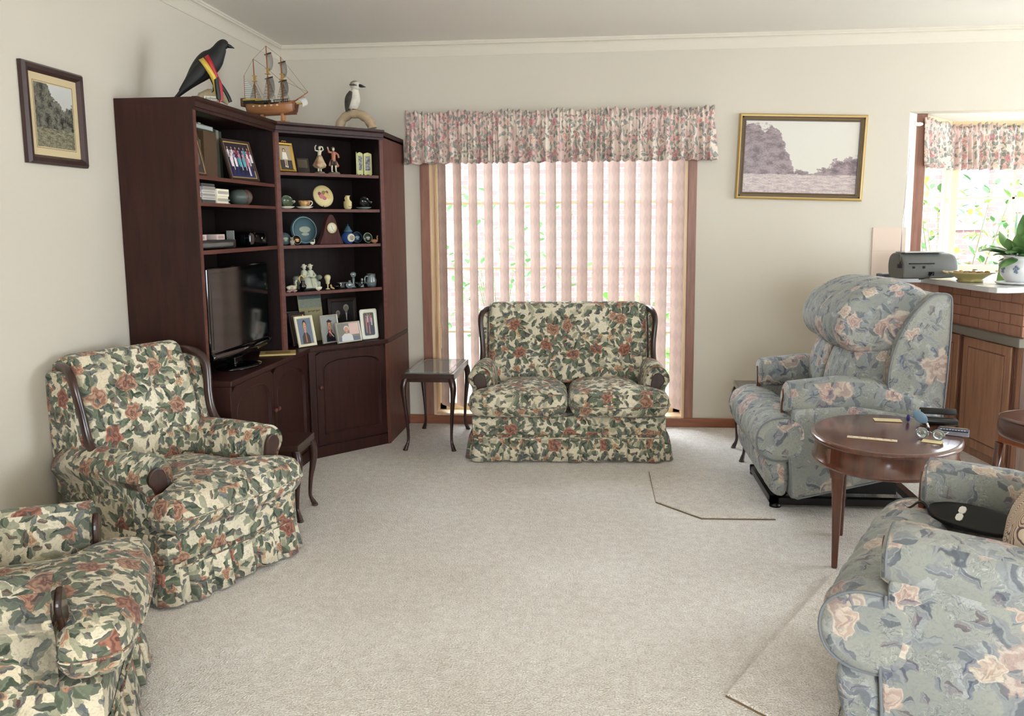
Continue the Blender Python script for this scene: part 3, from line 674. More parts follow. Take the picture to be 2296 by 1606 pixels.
    for j in range(nz+1):
        v = j/nz; sec = []
        for i in range(nx+1):
            u = -1+2*i/nx; x = u*(bx-.004)
            if v < .86: z = .40+.485*v/.86; y = -.145-.115*(v/.86)**1.1
            else:
                a = (v-.86)/.14*pi*.62; z = .885+.035*sin(a)*1.0; y = -.260-.05*(1-cos(a))
            y += .035*max(0, 1-(2*v-.75)**2)*.8 if v < .86 else .028*max(0, 1-(2*.86-.75)**2)
            edge = min(1, (1-abs(u))*bx/.05); y -= .045*(1-sqrt(max(0, 1-(1-edge)**2)))
            z -= .035*(1-sqrt(max(0, 1-(1-edge)**2)))*sstep(.7, 1, v)
            if v < .94:
                for (xb, zb, dp, rad) in buttons:
                    dx, dz = x-xb, z-zb; d2 = dx*dx+dz*dz; y -= dp*math.exp(-d2/(rad*rad))
                    y -= .4*dp*math.exp(-(dx/.010)**2)*sstep(zb-.02, zb+.03, z)*(1 if zb > .65 else .3)
                    y -= .18*dp*math.exp(-((abs(dx)-abs(dz)*1.1)/.014)**2)*math.exp(-d2/.016)
            y += .0025*sin(x*41+z*9)*sin(z*37)
            sec.append((x, y, z))
        secs.append(sec)
    b = MB(); b.loft(secs[::-1], closed=False, caps=False)
    # rear closing face
    b.loft([[(x, y, z) for x, y, z in secs[0]], [(x, -.36, .40) for x, y, z in secs[0]], [(x, -.37, .86) for x, y, z in secs[-1]], secs[-1]], closed=False, caps=False)
    bk = b.build('back_cushion', F, t)
    for (xb, zb, dp, rad) in buttons:
        if zb > .93: continue
        v = (zb-.40)/.505*.86; yy = -.145-.115*(v/.86)**1.1+.028*max(0, 1-(2*v-.75)**2)-dp*1.2
        bb = MB(); bb.ell((xb, yy+.012, zb), (.012, .008, .012)); bb.build('button', F, bk)
    return t
two = [(-.31, .735, .022, .035), (.31, .735, .022, .035), (0, .70, .014, .04), (-.16, .58, .012, .04), (.16, .58, .012, .04), (-.41, .60, .008, .03), (.41, .60, .008, .03)]
one = [(-.085, .76, .028, .035), (.085, .76, .028, .035), (-.07, .60, .014, .04), (.09, .59, .014, .04)]
lv = radians(3.0)
show_wood_seat(1.235, 2, 'two-seat sofa in cream rose print standing in front of the tall window', 'sofa', (-.205, 5.315, 0), lv+pi, 'loveseat', 4, two)
def facing(deg): return radians(deg-90)
show_wood_seat(.73, 1, 'winged rose print armchair nearest the wall unit, whole chair in view', 'armchair', (-1.785, 3.322, 0), facing(-24), 'armchair', 11, one)
show_wood_seat(.74, 1, 'rose print armchair in the bottom left corner, cut off by the frame', 'armchair', (-1.715, 2.085, 0), facing(24), 'armchair', 17, one)
# ------------------------------------------------------------------ recliners
def recliner(label, loc, rz, lift, seed, name='recliner_armchair', bs_=0):
    F = G['grey']; t = thing(name, label, 'recliner', loc, rz); H = .44; rr = random.Random(seed)
    sh = lambda q, k=1: [(p[0]+bs_*k, p[1]) for p in q]
    def prof_loft(prof, xs, name, bulge=0, wr=0, endr=.03, parent=None, uvx=True):
        """prof (f,z) closed; swept along x with rounded ends and wrinkles"""
        P = resample(chaikin(prof, 2), 64, True); cf = sum(p[0] for p in P)/64; cz = sum(p[1] for p in P)/64
        x0, x1 = xs; n = max(int((x1-x0)/.012), 6); secs = []
        ts = [0, .004, .012, .022]+[endr+(x1-x0-2*endr)*i/n for i in range(n+1)]+[x1-x0-.022, x1-x0-.012, x1-x0-.004, x1-x0]
        for tt in ts:
            e = min(tt, x1-x0-tt); k = 1
            dd = 0
            if e < endr: dd = endr*(1-sqrt(max(0, 1-(1-e/endr)**2)))
            bl = bulge*(1-((2*tt/(x1-x0))-1)**2)
            sec = []
            for i, p in enumerate(P):
                v = Vector((p[0]-cf, p[1]-cz)); L = v.length; v = v*((L-dd+bl)/L)
                w = wr*(sin(tt*70+i*.22+seed)+.6*sin(tt*131-i*.31+1)+.5*sin(tt*29+i*.5))*sstep(0, .05, e+.004)
                v = v*(1+w/L); sec.append((x0+tt, cf+v.x, cz+v.y))
            secs.append(sec)
        b = MB(); b.loft(secs, uv=True); return b.build(name, F, parent or t)
    # metal lift base
    b = MB(); b.box(-.30, -.26, -.40, .34, .015, .05).box(.26, .30, -.40, .34, .015, .05).box(-.30, .30, .30, .34, .015, .05).box(-.30, .30, -.40, -.36, .015, .05)
    b.tube([(-.30, .32, .03), (.30, .32, .03)], .018)
    for sx in (-1, 1): b.tube([(sx*.28, .30, .04), (sx*.28, .05, .12+lift), (sx*.28, -.30, .10+lift)], .012).tube([(sx*.28, -.05, .03), (sx*.28, .22, .15+lift*.5)], .012)
    bs = b.build('lift_frame', M['black'], t)
    for sx in (-1, 1): MB().lathe([(0, 0), (.03, 0), (.03, .012), (.012, .03), (0, .03)], (sx*.28, .312, 0), 14).build('foot', M['black'], t)
    for sx in (-1, 1): MB().lathe([(0, 0), (.03, 0), (.03, .012), (.012, .03), (0, .03)], (sx*.28, -.37, 0), 14).build('foot', M['black'], t)
    MB().box(-.22, .22, -.30, .12, .055, .10+lift*.4).build('motor_box', M['blackm'], t)
    zb, zf = .10+lift, .07+lift*.15
    # side panels under the arms, with a front pilaster
    for sx in (-1, 1):
        poly = [(.275, zf), (.29, .30), (.28, .54), (.0, .56), (-.25, .52), (-.40, .46), (-.43, .40), (-.42, zb+.02), (-.38, zb), (.24, zf-.005)]
        x0, x1 = sorted((sx*H, sx*(H-.11)))
        b = MB(); b.prism(poly, x0, x1, 'x'); b.build('side_panel', F, t, bevel=.012)
        # arm pad
        ar = []
        for f, z, w, h in ((.305, .585, .050, .050), (.30, .60, .066, .064), (.285, .605, .076, .076), (.2, .61-(.012 if bs_ else 0), .08, .082), (.05, .625-(.035 if bs_ else 0), .082, .085), (-.10, .62-(.05 if bs_ else 0), .08, .082), (-.25, .58, .076, .076), (-.36, .54, .07, .068), (-.41, .505, .055, .05)):
            ar.append([(sx*(H-.083)+w*1.08*(cos(a)*abs(cos(a))**-.25 if abs(cos(a)) > 1e-6 else 0), f, z-.02+h*(sin(a)*abs(sin(a))**-.2 if abs(sin(a)) > 1e-6 else 0)) for a in [2*pi*k/28 for k in range(28)]])
        b = MB(); b.loft(ar); am = b.build('arm_pad', F, t)
        b = MB(); b.tube([(sx*(H-.083)+.082*cos(a), .288, .585+.074*sin(a)) for a in [2*pi*k/24 for k in range(24)]], .004, seg=6, loop=True); b.build('piping', M['cord'], am)
        sc = chaikin([(-.02, .45), (-.026, .54), (-.018, .60), (.002, .625), (.024, .612), (.028, .585), (.014, .568), (.004, .54), (.006, .45), (.012, .36), (-.004, .34)], 2)
        b = MB(); b.prism([(sx*(H-.105+p[0]), p[1]) for p in sc], .292, .312, 'y'); b.build('arm_facing', M['rtwood'], t, bevel=.004)
        b = MB(); b.tube([(sx*(H+.001), f, z) for f, z in ((.283, .50), (.288, .30), (.272, zf+.01), (.24, zf), (-.38, zb), (-.42, zb+.02))], .0045, seg=6); b.build('piping', M['cord'], t)
    # front board, seat and rolled footrest
    prof_loft([(.28, zf), (.36, zf+.01), (.40, .20), (.405, .29), (.28, .30)], (-H+.005, H-.005), 'front_board', .0, .0012)
    prof_loft([(.24, .28), (.36, .27), (.43, .31), (.452, .38), (.435, .45), (.37, .495), (.28, .50), (.21, .47), (.20, .36)], (-H-.006, H+.006), 'footrest_roll', .006, .0032, .035)
    rollP = resample(chaikin([(.24, .28), (.36, .27), (.43, .31), (.452, .38), (.435, .45), (.37, .495), (.28, .50), (.21, .47), (.20, .36)], 2), 48, True)
    for sx in (-1, 1): MB().tube([(sx*(H-.008), lerp(.33, p[0], .97), lerp(.385, p[1], .97)) for p in rollP], .0045, seg=6, loop=True).build('piping', M['cord'], t)
    prof_loft([(-.32+bs_, .30), (.24, .30), (.27, .40), (.22, .465), (.05, .475), (-.25+bs_, .46), (-.33+bs_, .42)], (-H+.115, H-.115), 'seat_cushion', .004, .0018)
    # back: lumbar pair, head roll, side wings, outer back
    prof_loft(sh([(-.10, .44), (.0, .47), (.035, .58), (.02, .70), (-.03, .83), (-.14, .88), (-.26, .86), (-.30, .50)]), (-H+.10, .0), 'lumbar_cushion', .012, .0022, .04)
    prof_loft(sh([(-.10, .44), (.0, .47), (.035, .58), (.02, .70), (-.03, .83), (-.14, .88), (-.26, .86), (-.30, .50)]), (.0, H-.10), 'lumbar_cushion', .012, .0022, .04)
    prof_loft(sh([(-.04, .80), (.03, .835), (.07, .91), (.055, 1.00), (-.01, 1.08), (-.12, 1.135), (-.26, 1.14), (-.36, 1.10), (-.38, .95), (-.30, .82)]), (-H+.075, H-.075), 'head_cushion', .012, .0028, .035)
    for sx in (-1, 1):
        wp = chaikin(sh([(-.345, 1.095), (-.425, 1.10), (-.445, 1.06), (-.435, .60), (-.42, .44), (-.22, .50), (-.17, .62), (-.165, .72), (-.19, .85), (-.25, .98)]), 2)
        b = MB(); x0, x1 = sorted((sx*(H-.025), sx*(H-.11))); b.prism(wp, x0, x1, 'x'); w = b.build('back_wing', F, t, bevel=.012)
        b = MB(); b.tube([(sx*(H-.024), p[0], p[1]) for p in wp], .004, seg=6, loop=True); b.build('piping', M['cord'], w)
    b = MB(); rbox(b, -H+.10, H-.10, -.445+bs_, -.28+bs_, .30, 1.09, .03); b.build('back_shell', F, t)
    return t
M['cord'] = mat('piping_cord', lin(120, 124, 128), .8)
recliner('tilted grey blue floral lift recliner standing in front of the kitchen counter', (1.205, 4.515, 0), radians(90), .15, 3)
rf = Vector((-.887, .46)).normalized()
recliner('grey blue floral recliner in the bottom right corner, cut off by the frame', (1.175, 2.35, 0), atan2(rf.y, rf.x)-pi/2, .0, 8, bs_=-.32)
# ------------------------------------------------------------------ small tables
def cabriole(b, x, y, zt, sx, sy, k=1.0):
    """queen anne leg leaning out at the knee, in at the ankle, pad foot"""
    pts = [(0, 0, zt), (.010, .010, zt-.03), (.016, .016, zt-.07), (.010, .010, zt-.14), (0, 0, zt*.45), (-.006, -.006, zt*.2), (-.004, -.004, .05), (.006, .006, .022), (.012, .012, .006)]
    rad = [.021, .022, .021, .016, .0115, .009, .009, .013, .014]
    P = chaikin([(x+sx*p[0], y+sy*p[1], p[2]) for p in pts], 2, False); n = len(P)
    R2 = [0]*n
    import bisect
    zs = [p[2] for p in pts]
    for i, p in enumerate(P):
        for j in range(len(zs)-1):
            if zs[j] >= p[2] >= zs[j+1]:
                u = (zs[j]-p[2])/(zs[j]-zs[j+1]+1e-9); R2[i] = lerp(rad[j], rad[j+1], u); break
        else: R2[i] = rad[-1] if p[2] < .02 else rad[0]
    b.tube(P, R2, seg=10); b.lathe([(0, 0), (.015, 0), (.017, .004), (.015, .009), (0, .012)], (x+sx*.012, y+sy*.012, 0), 12)
def nest_table(label, loc, rz, w, d, h, glass=False):
    t = thing('side_table', label, 'table', loc, rz)
    top = MB().box(-w/2, w/2, -d/2, d/2, h-.032, h).build('table_top', M['dwood'], t, bevel=.004)
    MB().box(-w/2+.012, w/2-.012, -d/2+.012, d/2-.012, h-.055, h-.03).build('apron', M['dwood'], t)
    if glass:
        MB().box(-w/2+.018, w/2-.018, -d/2+.018, d/2-.018, h, h+.004).build('glass_inset', mat('table_glass', lin(120, 130, 128), .06, spec=.8), top)
        b = MB()
        q = .045
        for (x0, x1, y0, y1) in ((-w/2+q, w/2-q, -d/2+q, -d/2+q+.003), (-w/2+q, w/2-q, d/2-q-.003, d/2-q), (-w/2+q, -w/2+q+.003, -d/2+q, d/2-q), (w/2-q-.003, w/2-q, -d/2+q, d/2-q)): b.box(x0, x1, y0, y1, h+.004, h+.0045)
        b.build('glass_border', flat(200, 206, 196), top)
    for sx in (-1, 1):
        for sy in (-1, 1):
            b = MB(); cabriole(b, sx*(w/2-.022), sy*(d/2-.022), h-.03, sx, sy); b.build('leg', M['dwood'], t)
    return t
nest_table('tallest glass-topped side table with curved legs left of the small sofa', (-1.085, 5.455, 0), 0, .335, .60, .50, True)
nest_table('small dark side table half hidden between front armchair and wall unit', (-1.59, 3.95, 0), radians(3), .28, .27, .385)
nest_table('dark side table mostly hidden behind the tilted recliner', (1.105, 5.20, 0), 0, .52, .335, .44)
# oval occasional table
t = thing('occasional_table', 'oval polished red-brown table holding small things between the recliners', 'table', (1.205, 3.60, 0), -atan2(.317, .948))
def oval(a, c_, n=64): return [(a*cos(2*pi*k/n), c_*sin(2*pi*k/n)) for k in range(n)]
b = MB(); secs = []
for s_, z in ((.02, .528), (.97, .528), (.995, .531), (1, .537), (.995, .543), (.975, .548), (.94, .55), (.02, .55)): secs.append([(x*s_, y*s_, z) for x, y in oval(.30, .37)])
b.loft(secs); b.build('table_top', M['rtwood'], t)
b = MB(); secs = []
for s_, z in ((.94, .528), (.945, .46), (.975, .452), (.98, .445), (.97, .438), (.93, .438), (.90, .45), (.90, .528)): secs.append([(x*s_, y*s_, z) for x, y in oval(.30, .37)])
b.loft(secs, caps=False); b.build('apron', M['rtwood'], t)
for sx in (-1, 1):
    for sy in (-1, 1):
        x, y = sx*.17, sy*.20; b = MB()
        b.loft([[(x+dx*w+sx*o, y+dy*w+sy*o, z) for dx, dy in ((-1, -1), (1, -1), (1, 1), (-1, 1))] for z, w, o in ((0, .012, 0), (.10, .014, 0), (.25, .018, 0), (.39, .024, .002), (.425, .034, .004), (.45, .042, .004), (.52, .042, .004))], smooth=False)
        b.build('leg', M['rtwood'], t, bevel=.006)
# ------------------------------------------------------------------ carpet offcuts
def mat_piece(poly, label, z=.012):
    t = thing('carpet_offcut', label, 'mat', (0, 0, 0)); b = MB(); b.prism(poly, .004, z); b.build('pile', M['mat'], t, bevel=.004)
    b = MB(); c0 = Vector((sum(p[0] for p in poly)/len(poly), sum(p[1] for p in poly)/len(poly))); b.prism([tuple(c0+(Vector(p)-c0)*1.003) for p in poly], 0, .0045); b.build('jute_backing', M['backing'], t)
mat_piece([(.286, 4.777), (.29, 4.241), (.497, 4.01), (.852, 4.024), (.815, 4.775)], 'small carpet offcut mat with a clipped corner in front of the tilted recliner')
mat_piece([(.387, 2.443), (.95, 3.38), (1.18, 3.38), (.80, 2.60), (.63, 2.20)], 'carpet offcut mat under the recliner in the bottom right corner', .014)
# ------------------------------------------------------------------ wall unit along the left wall and the corner display cabinet
MH, MI, ML = M['mahog'], M['mahog_in'], M['mahog_lt']
XB, XU, Y0, Y1 = -1.765, -1.873, 3.812, 4.905     # base front, hutch front, near end, base corner
ZB, ZT = .70, 2.03
YU = 4.788
DA = Vector((-1.765, 4.908)); DU = Vector((-1.873, 4.790)); DB = Vector((-1.379, 5.332)); dd = (DB-DA).normalized(); dn = Vector((-dd.y, dd.x))
def dpt(t, s): p = DA+dd*t+dn*s; return (p.x, p.y)     # t along the diagonal front from the base corner, s into the cabinet
TL = (DB-DA).length; TU = (DU-DA).dot(dd)
def arch_door(parent, org, ux, w, z0, z1, out, knob_right, rail_b=.06, ah=.14, st=.045, nm='door'):
    """frame-and-panel door: arched sunk panel. org,ux in plan; out = outward normal"""
    org = Vector(org); ux = Vector(ux); out = Vector(out)
    def P(t, z, o): p = org+ux*t+out*o; return (p.x, p.y, z)
    n = 14; inner = [(st, z0+rail_b), (w-st, z0+rail_b), (w-st, z1-st-ah)]
    r = min(ah, (w-2*st)/2)
    for k in range(1, n): a = pi*k/n; inner.append((w/2+(w/2-st)*cos(a)*(abs(cos(a))**-.35 if abs(cos(a)) > .01 else 0), z1-st-ah+ah*sin(a)**.75))
    inner.append((st, z1-st-ah)); inner = [(min(max(t, st), w-st), z) for t, z in inner]
    # outer ring matched to the inner points
    m = len(inner); outer = []
    c0 = Vector((w/2, (z0+z1)/2))
    for i, (t, z) in enumerate(inner):
        if i == 0: outer.append((0, z0))
        elif i == 1: outer.append((w, z0))
        elif i == 2: outer.append((w, z1-st-ah))
        elif i == m-1: outer.append((0, z1-st-ah))
        else:
            k = i-2; a = pi*k/n
            if a <= pi/4: outer.append((w, lerp(z1-st-ah, z1, a/(pi/4))))
            elif a >= 3*pi/4: outer.append((0, lerp(z1-st-ah, z1, (pi-a)/(pi/4))))
            else: outer.append((lerp(w, 0, (a-pi/4)/(pi/2)), z1))
    b = MB()
    for ring, o in ((outer, 0), (outer, .018)): b.v += [P(t, z, o) for t, z in ring]
    b.v += [P(t, z, .018) for t, z in inner]
    i2 = [(w/2+(t-w/2)*(1-.012/(w/2)), (z0+z1)/2+(z-(z0+z1)/2)*(1-.012/((z1-z0)/2))) for t, z in inner]
    b.v += [P(t, z, .006) for t, z in i2]
    for k in range(3):
        for i in range(m):
            j = (i+1) % m; f = (k*m+i, k*m+j, (k+1)*m+j, (k+1)*m+i); b.f.append(f[::-1] if k == 1 else f); b.m.append(0); b.s.append(False); b.uv.append(None)
    b.f.append(tuple(range(3*m, 4*m))); b.m.append(0); b.s.append(False); b.uv.append(None)
    d = b.build(nm, MH, parent)
    e = MB(); e.tube([P(t, z, .0175) for t, z in [(w/2+(t-w/2)*1.01, z) for t, z in inner]], .003, seg=6, loop=True); e.build('panel_moulding', MH, d)
    kt = w-.022 if knob_right else .022; q = Vector(P(kt, lerp(z0, z1, .62), .018)); o3 = Vector((out.x, out.y, 0)); Mz = o3.to_track_quat('Z', 'Y').to_matrix()
    MB().lathe([(0, 0), (.005, 0), (.005, .010), (.012, .014), (.013, .020), (.008, .026), (0, .027)], q, 14, Mz).build('knob', ML, d)
    return d
def sheet(pts, z0, z1, name, m, parent, bev=.0015): b = MB(); b.prism(pts, z0, z1); return b.build(name, m, parent, bevel=bev)
wu = thing('wall_unit', 'dark mahogany wall unit with television along the left wall', 'wall unit', (0, 0, 0))
X0 = L0+.002
sheet([(X0, Y0), (XU, Y0), (XU, Y0+.02), (X0, Y0+.02)], ZB, ZT-.03, 'side_panel', MH, wu)
sheet([(X0, Y0), (XB, Y0), (XB, Y0+.02), (X0, Y0+.02)], 0.0, ZB-.03, 'side_panel', MH, wu)
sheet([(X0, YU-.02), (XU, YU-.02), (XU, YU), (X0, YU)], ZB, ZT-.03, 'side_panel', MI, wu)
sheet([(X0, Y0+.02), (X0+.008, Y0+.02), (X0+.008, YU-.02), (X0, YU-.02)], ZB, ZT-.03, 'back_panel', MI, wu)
sheet([(X0, Y0-.006), (XB+.012, Y0-.006), (XB+.012, Y1+.002), (X0, Y1+.002)], ZB-.03, ZB, 'worktop', MH, wu, .006)
sheet([(X0, Y0+.02), (XB-.02, Y0+.02), (XB-.02, Y1-.01), (X0, Y1-.01)], .06, ZB-.03, 'carcass', MH, wu)
sheet([(X0, Y0+.02), (XB-.01, Y0+.02), (XB-.01, Y1-.01), (X0, Y1-.01)], 0, .07, 'plinth', MH, wu)
for z, dz in ((1.675, .018), (1.548, .016), (1.322, .02)):
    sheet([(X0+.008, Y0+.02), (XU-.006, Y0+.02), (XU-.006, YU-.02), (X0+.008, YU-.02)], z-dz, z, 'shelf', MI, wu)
    wu_e = sheet([(XU-.006, Y0+.02), (XU-.002, Y0+.02), (XU-.002, YU-.02), (XU-.006, YU-.02)], z-dz, z, 'shelf_lipping', ML, wu, 0)
for y0 in (Y0, YU-.024): sheet([(XU, y0), (XU+.003, y0), (XU+.003, y0+.024), (XU, y0+.024)], ZB, ZT-.055, 'edge_strip', ML, wu, 0)
sheet([(X0, Y0+.001), (XU-.002, Y0+.001), (XU-.002, YU-.001), (X0, YU-.001)], ZT-.045, ZT-.002, 'top_panel', MH, wu)
# crown moulding along the hutch front
def crown(path, outs, parent):
    pr = [(0, ZT-.060), (.006, ZT-.060), (.008, ZT-.048), (.013, ZT-.045), (.014, ZT-.022), (.024, ZT-.012), (.026, ZT), (0, ZT)]
    b = MB(); b.loft([[(p[0]+o[0]*q, p[1]+o[1]*q, z) for q, z in pr] for p, o in zip(path, outs)], smooth=False); b.build('crown_moulding', MH, parent)
h2 = tan(radians(21))
crown([(XU, Y0), (XU, YU)], [(1, 0), (1, -h2*.9)], wu)
for i, (a, c_) in enumerate(((Y0+.022, 4.345), (4.35, 4.875))): arch_door(wu, (XB-.02, a), (0, 1), c_-a, .085, ZB-.035, (1, 0), i == 0)
# --- corner cabinet
cc = thing('corner_display_cabinet', 'dark mahogany corner display cabinet standing at an angle beside the window wall', 'cabinet', (0, 0, 0))
DPI = .34
q0, q1 = dpt(TU, 0), dpt(TL, 0)
YE = D0-.003; XR_ = DB.x
foot_b = [dpt(0.0, 0), dpt(TL, 0), (XR_, YE), (X0, YE), (X0, Y1+.004), (-1.775, Y1+.004)]
foot_u = [dpt(TU+.002, 0), dpt(TL, 0), (XR_, YE), (X0, YE), (X0, YU+.002), (XU, YU+.002)]
sheet(foot_b, ZB-.03, ZB, 'worktop', MH, cc, .005)
sheet([dpt(0.003, .02), dpt(TL-.01, .02), (XR_-.021, YE), (X0, YE), (X0, Y1+.006), (-1.79, Y1+.006)], 0.06, ZB-.03, 'carcass', MH, cc)
sheet([dpt(.0, .006), dpt(TL-.0, .006), (XR_-.022, YE-.01), (X0, YE-.01), (X0, Y1+.006), (-1.78, Y1+.006)], 0, .07, 'plinth', MH, cc)
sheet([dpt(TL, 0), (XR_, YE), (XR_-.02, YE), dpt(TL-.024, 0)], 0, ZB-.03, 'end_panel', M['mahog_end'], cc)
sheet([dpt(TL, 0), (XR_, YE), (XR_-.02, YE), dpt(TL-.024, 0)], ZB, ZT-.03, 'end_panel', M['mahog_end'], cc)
sheet([dpt(.0, .0), dpt(.045, .0), dpt(.045, .02), dpt(.0, .02)], .07, ZB-.03, 'stile', MH, cc)
arch_door(cc, dpt(.048, .02), dd, TL-.048-.018, .09, ZB-.038, -dn, False, rail_b=.055, ah=.07, st=.05)
# hutch
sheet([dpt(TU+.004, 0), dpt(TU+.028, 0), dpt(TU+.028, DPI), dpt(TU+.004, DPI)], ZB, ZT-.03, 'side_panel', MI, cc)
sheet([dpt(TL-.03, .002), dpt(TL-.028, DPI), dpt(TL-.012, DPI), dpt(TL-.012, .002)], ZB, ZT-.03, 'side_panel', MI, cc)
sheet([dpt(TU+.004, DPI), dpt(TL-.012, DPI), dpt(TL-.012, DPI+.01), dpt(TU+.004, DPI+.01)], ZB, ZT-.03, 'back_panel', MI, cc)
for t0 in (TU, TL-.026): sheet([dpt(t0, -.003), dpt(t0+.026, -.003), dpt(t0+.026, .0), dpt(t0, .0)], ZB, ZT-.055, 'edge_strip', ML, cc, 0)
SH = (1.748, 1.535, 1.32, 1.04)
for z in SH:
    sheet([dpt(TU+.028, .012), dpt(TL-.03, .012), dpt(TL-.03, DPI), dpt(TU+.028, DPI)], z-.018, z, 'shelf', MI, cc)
    sheet([dpt(TU+.028, .008), dpt(TL-.03, .008), dpt(TL-.03, .012), dpt(TU+.028, .012)], z-.018, z, 'shelf_lipping', M['mahog_lt'] if z > 1.1 else ML, cc, 0)
sheet(foot_u, ZT-.045, ZT-.002, 'top_panel', MH, cc)
crown([dpt(TU, 0), dpt(TL, 0)], [(-dn.x-dd.x*.36, -dn.y-dd.y*.36), (-dn.x, -dn.y)], cc)
# ------------------------------------------------------------------ kitchen counter and what stands on it
CT = 1.07
ct = thing('kitchen_counter', 'timber panelled kitchen counter behind the tilted recliner at right', 'counter', (0, 0, 0))
ex = Vector((.91, -.82*0)); e0, e1 = Vector((2.215, 5.910)), Vector((2.335, 4.85)); eu = (e1-e0).normalized(); en = Vector((eu.y, -eu.x))
if en.x > 0: en = -en
b = MB(); b.prism([tuple(e0), tuple(e1), (3.4, 4.95), (3.4, 5.91)], .0, CT-.035); b.build('carcass', M['cabwood'], ct)
b = MB(); b.prism([(1.88, 5.77), (2.24, 5.77), (2.24, 5.91), (1.88, 5.91)], 0, CT-.035); b.build('return_panel', M['cabwood'], ct)
def on_e(t, o): p = e0+eu*t+en*o; return (p.x, p.y)
EL = (e1-e0).length
b = MB(); b.prism([on_e(.02, 0), on_e(.02, .035), on_e(EL+.02, .035), (3.4, 4.905), (3.4, 4.95), tuple(e1)], .735, .785); b.build('ledge', flat(128, 122, 112), ct, bevel=.004)
b = MB()
bw, bh = .21, .062
for r in range(4):
    z0 = .79+r*(bh+.0); k = -1
    while k*bw < EL:
        a = max(k*bw+(r % 2)*bw/2+.003, .0); c_ = min((k+1)*bw+(r % 2)*bw/2-.003, EL)
        if c_ > a+.01: b.prism([on_e(a, 0), on_e(a, .008), on_e(c_, .008), on_e(c_, 0)], z0+.002, z0+bh-.003)
        k += 1
for r in range(4):
    z0 = .79+r*bh; k = 0
    while k*bw < 1.0:
        a = k*bw+(r % 2)*bw/2+.003; c_ = a+bw-.006; d0 = Vector((1.065, .1)).normalized(); p0 = e1+d0*max(a-bw*.5, 0.01); p1 = e1+d0*(c_-bw*.5); no = Vector((d0.y, -d0.x))*.008
        if (p1-p0).dot(d0) > .02: b.prism([tuple(p0), tuple(p0+no), tuple(p1+no), tuple(p1)], z0+.002, z0+bh-.003)
        k += 1
b.build('brick_pattern_band', wood('brick_timber', lin(176, 128, 104), lin(160, 112, 92), .5), ct)
def panel_door(t0, t1, z0, z1):
    b = MB(); b.prism([on_e(t0, 0), on_e(t0, .014), on_e(t1, .014), on_e(t1, 0)], z0, z1); d = b.build('door', M['cabwood'], ct, bevel=.003)
    w = .055; b = MB(); b.prism([on_e(t0+w, .0141), on_e(t0+w, .0145), on_e(t1-w, .0145), on_e(t1-w, .0141)], z0+w, z1-w); b.build('panel_groove', M['cabwood_d'], d)
    w = .062; b = MB(); b.prism([on_e(t0+w, .012), on_e(t0+w, .0165), on_e(t1-w, .0165), on_e(t1-w, .012)], z0+w, z1-w); b.build('raised_panel', M['cabwood'], d, bevel=.002)
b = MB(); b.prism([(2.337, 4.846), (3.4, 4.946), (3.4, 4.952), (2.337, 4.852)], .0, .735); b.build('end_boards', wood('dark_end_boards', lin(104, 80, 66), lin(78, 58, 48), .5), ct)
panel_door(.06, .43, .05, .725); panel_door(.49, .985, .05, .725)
for t in (.445, .462, .995, 1.02): MB().prism([on_e(t, .0), on_e(t, .006), on_e(t+.008, .006), on_e(t+.008, 0)], .03, .73).build('groove_strip', M['cabwood_d'], ct)
wt = thing('kitchen_worktop', 'pale grey laminate kitchen worktop on the timber counter', 'worktop', (0, 0, 0))
b = MB(); b.prism([(1.83, 5.912), (1.83, 5.74), (2.085, 5.70), (2.135, 5.12), (2.156, 4.90), (2.175, 4.85), (2.23, 4.84), (2.345, 4.875), (3.45, 4.93), (3.45, 5.912)], CT-.033, CT)
b.build('worktop', mat('laminate_top', lin(206, 206, 204), .18, spec=.6), wt, bevel=.004)
o = MB().box(1.829, 2.045, D0-.007, D0, CT+.001, 1.395).build('splashback_tile', mat('tile', lin(222, 200, 182), .25), None); tag(o, 'pinkish beige wall tiles between worktop and window corner', 'tile')
b = MB()
for z in (1.236,): b.box(1.829, 2.045, D0-.0075, D0-.0069, z, z+.003)
b.build('grout_line', flat(200, 184, 168), o)
struct(MB().box(2.040, 2.0445, D0-.006, D0+.14, CT, 1.395).build('trim_2', mat('white_tile', lin(236, 232, 222), .2)))
# radio cassette player
rd = thing('radio', 'grey portable radio with raised aerial on the worktop', 'radio', (2.050, 5.49, CT), radians(10), None, Matrix.Translation((2.035, 5.56, CT+.001)) @ Matrix.Rotation(radians(10), 4, 'Z') @ Matrix.Diagonal((.95, 1.0, 1.13, 1)))
b = MB(); secs = []
rp = chaikin([(-.085, .004), (-.098, .02), (-.10, .09), (-.07, .135), (-.02, .150), (.05, .150), (.09, .13), (.105, .08), (.095, .02), (.07, .004)], 2)
for x, k in ((-.185, .90), (-.178, .97), (-.16, 1), (.02, 1), (.10, 1.0), (.16, .97), (.185, .90), (.197, .78)): secs.append([(x, p[0]*k, .078+(p[1]-.078)*k) for p in rp])
b.loft(secs); b.build('body', mat('radio_shell', lin(104, 104, 100), .5, spec=.3), rd)
b = MB(); b.box(-.17, .10, -.078, .04, .149, .156); b.build('lid', mat('radio_lid', lin(190, 192, 194), .15), rd, bevel=.006)
b = MB(); b.box(-.15, .02, -.106, -.09, .088, .094); b.build('rear_slot', M['blackm'], rd)
for x in (-.12, -.05): MB().box(x-.008, x+.008, -.103, -.096, .064, .076).build('socket', M['black'], rd)
b = MB(); b.tube(chaikin([(.0, -.10, .035), (.0, -.125, .04), (-.03, -.14, .02), (-.07, -.13, .008), (-.08, -.10, .005)], 2, False), .003, seg=6).box(-.014, .014, -.115, -.095, .025, .045); b.build('power_plug', M['black'], rd)
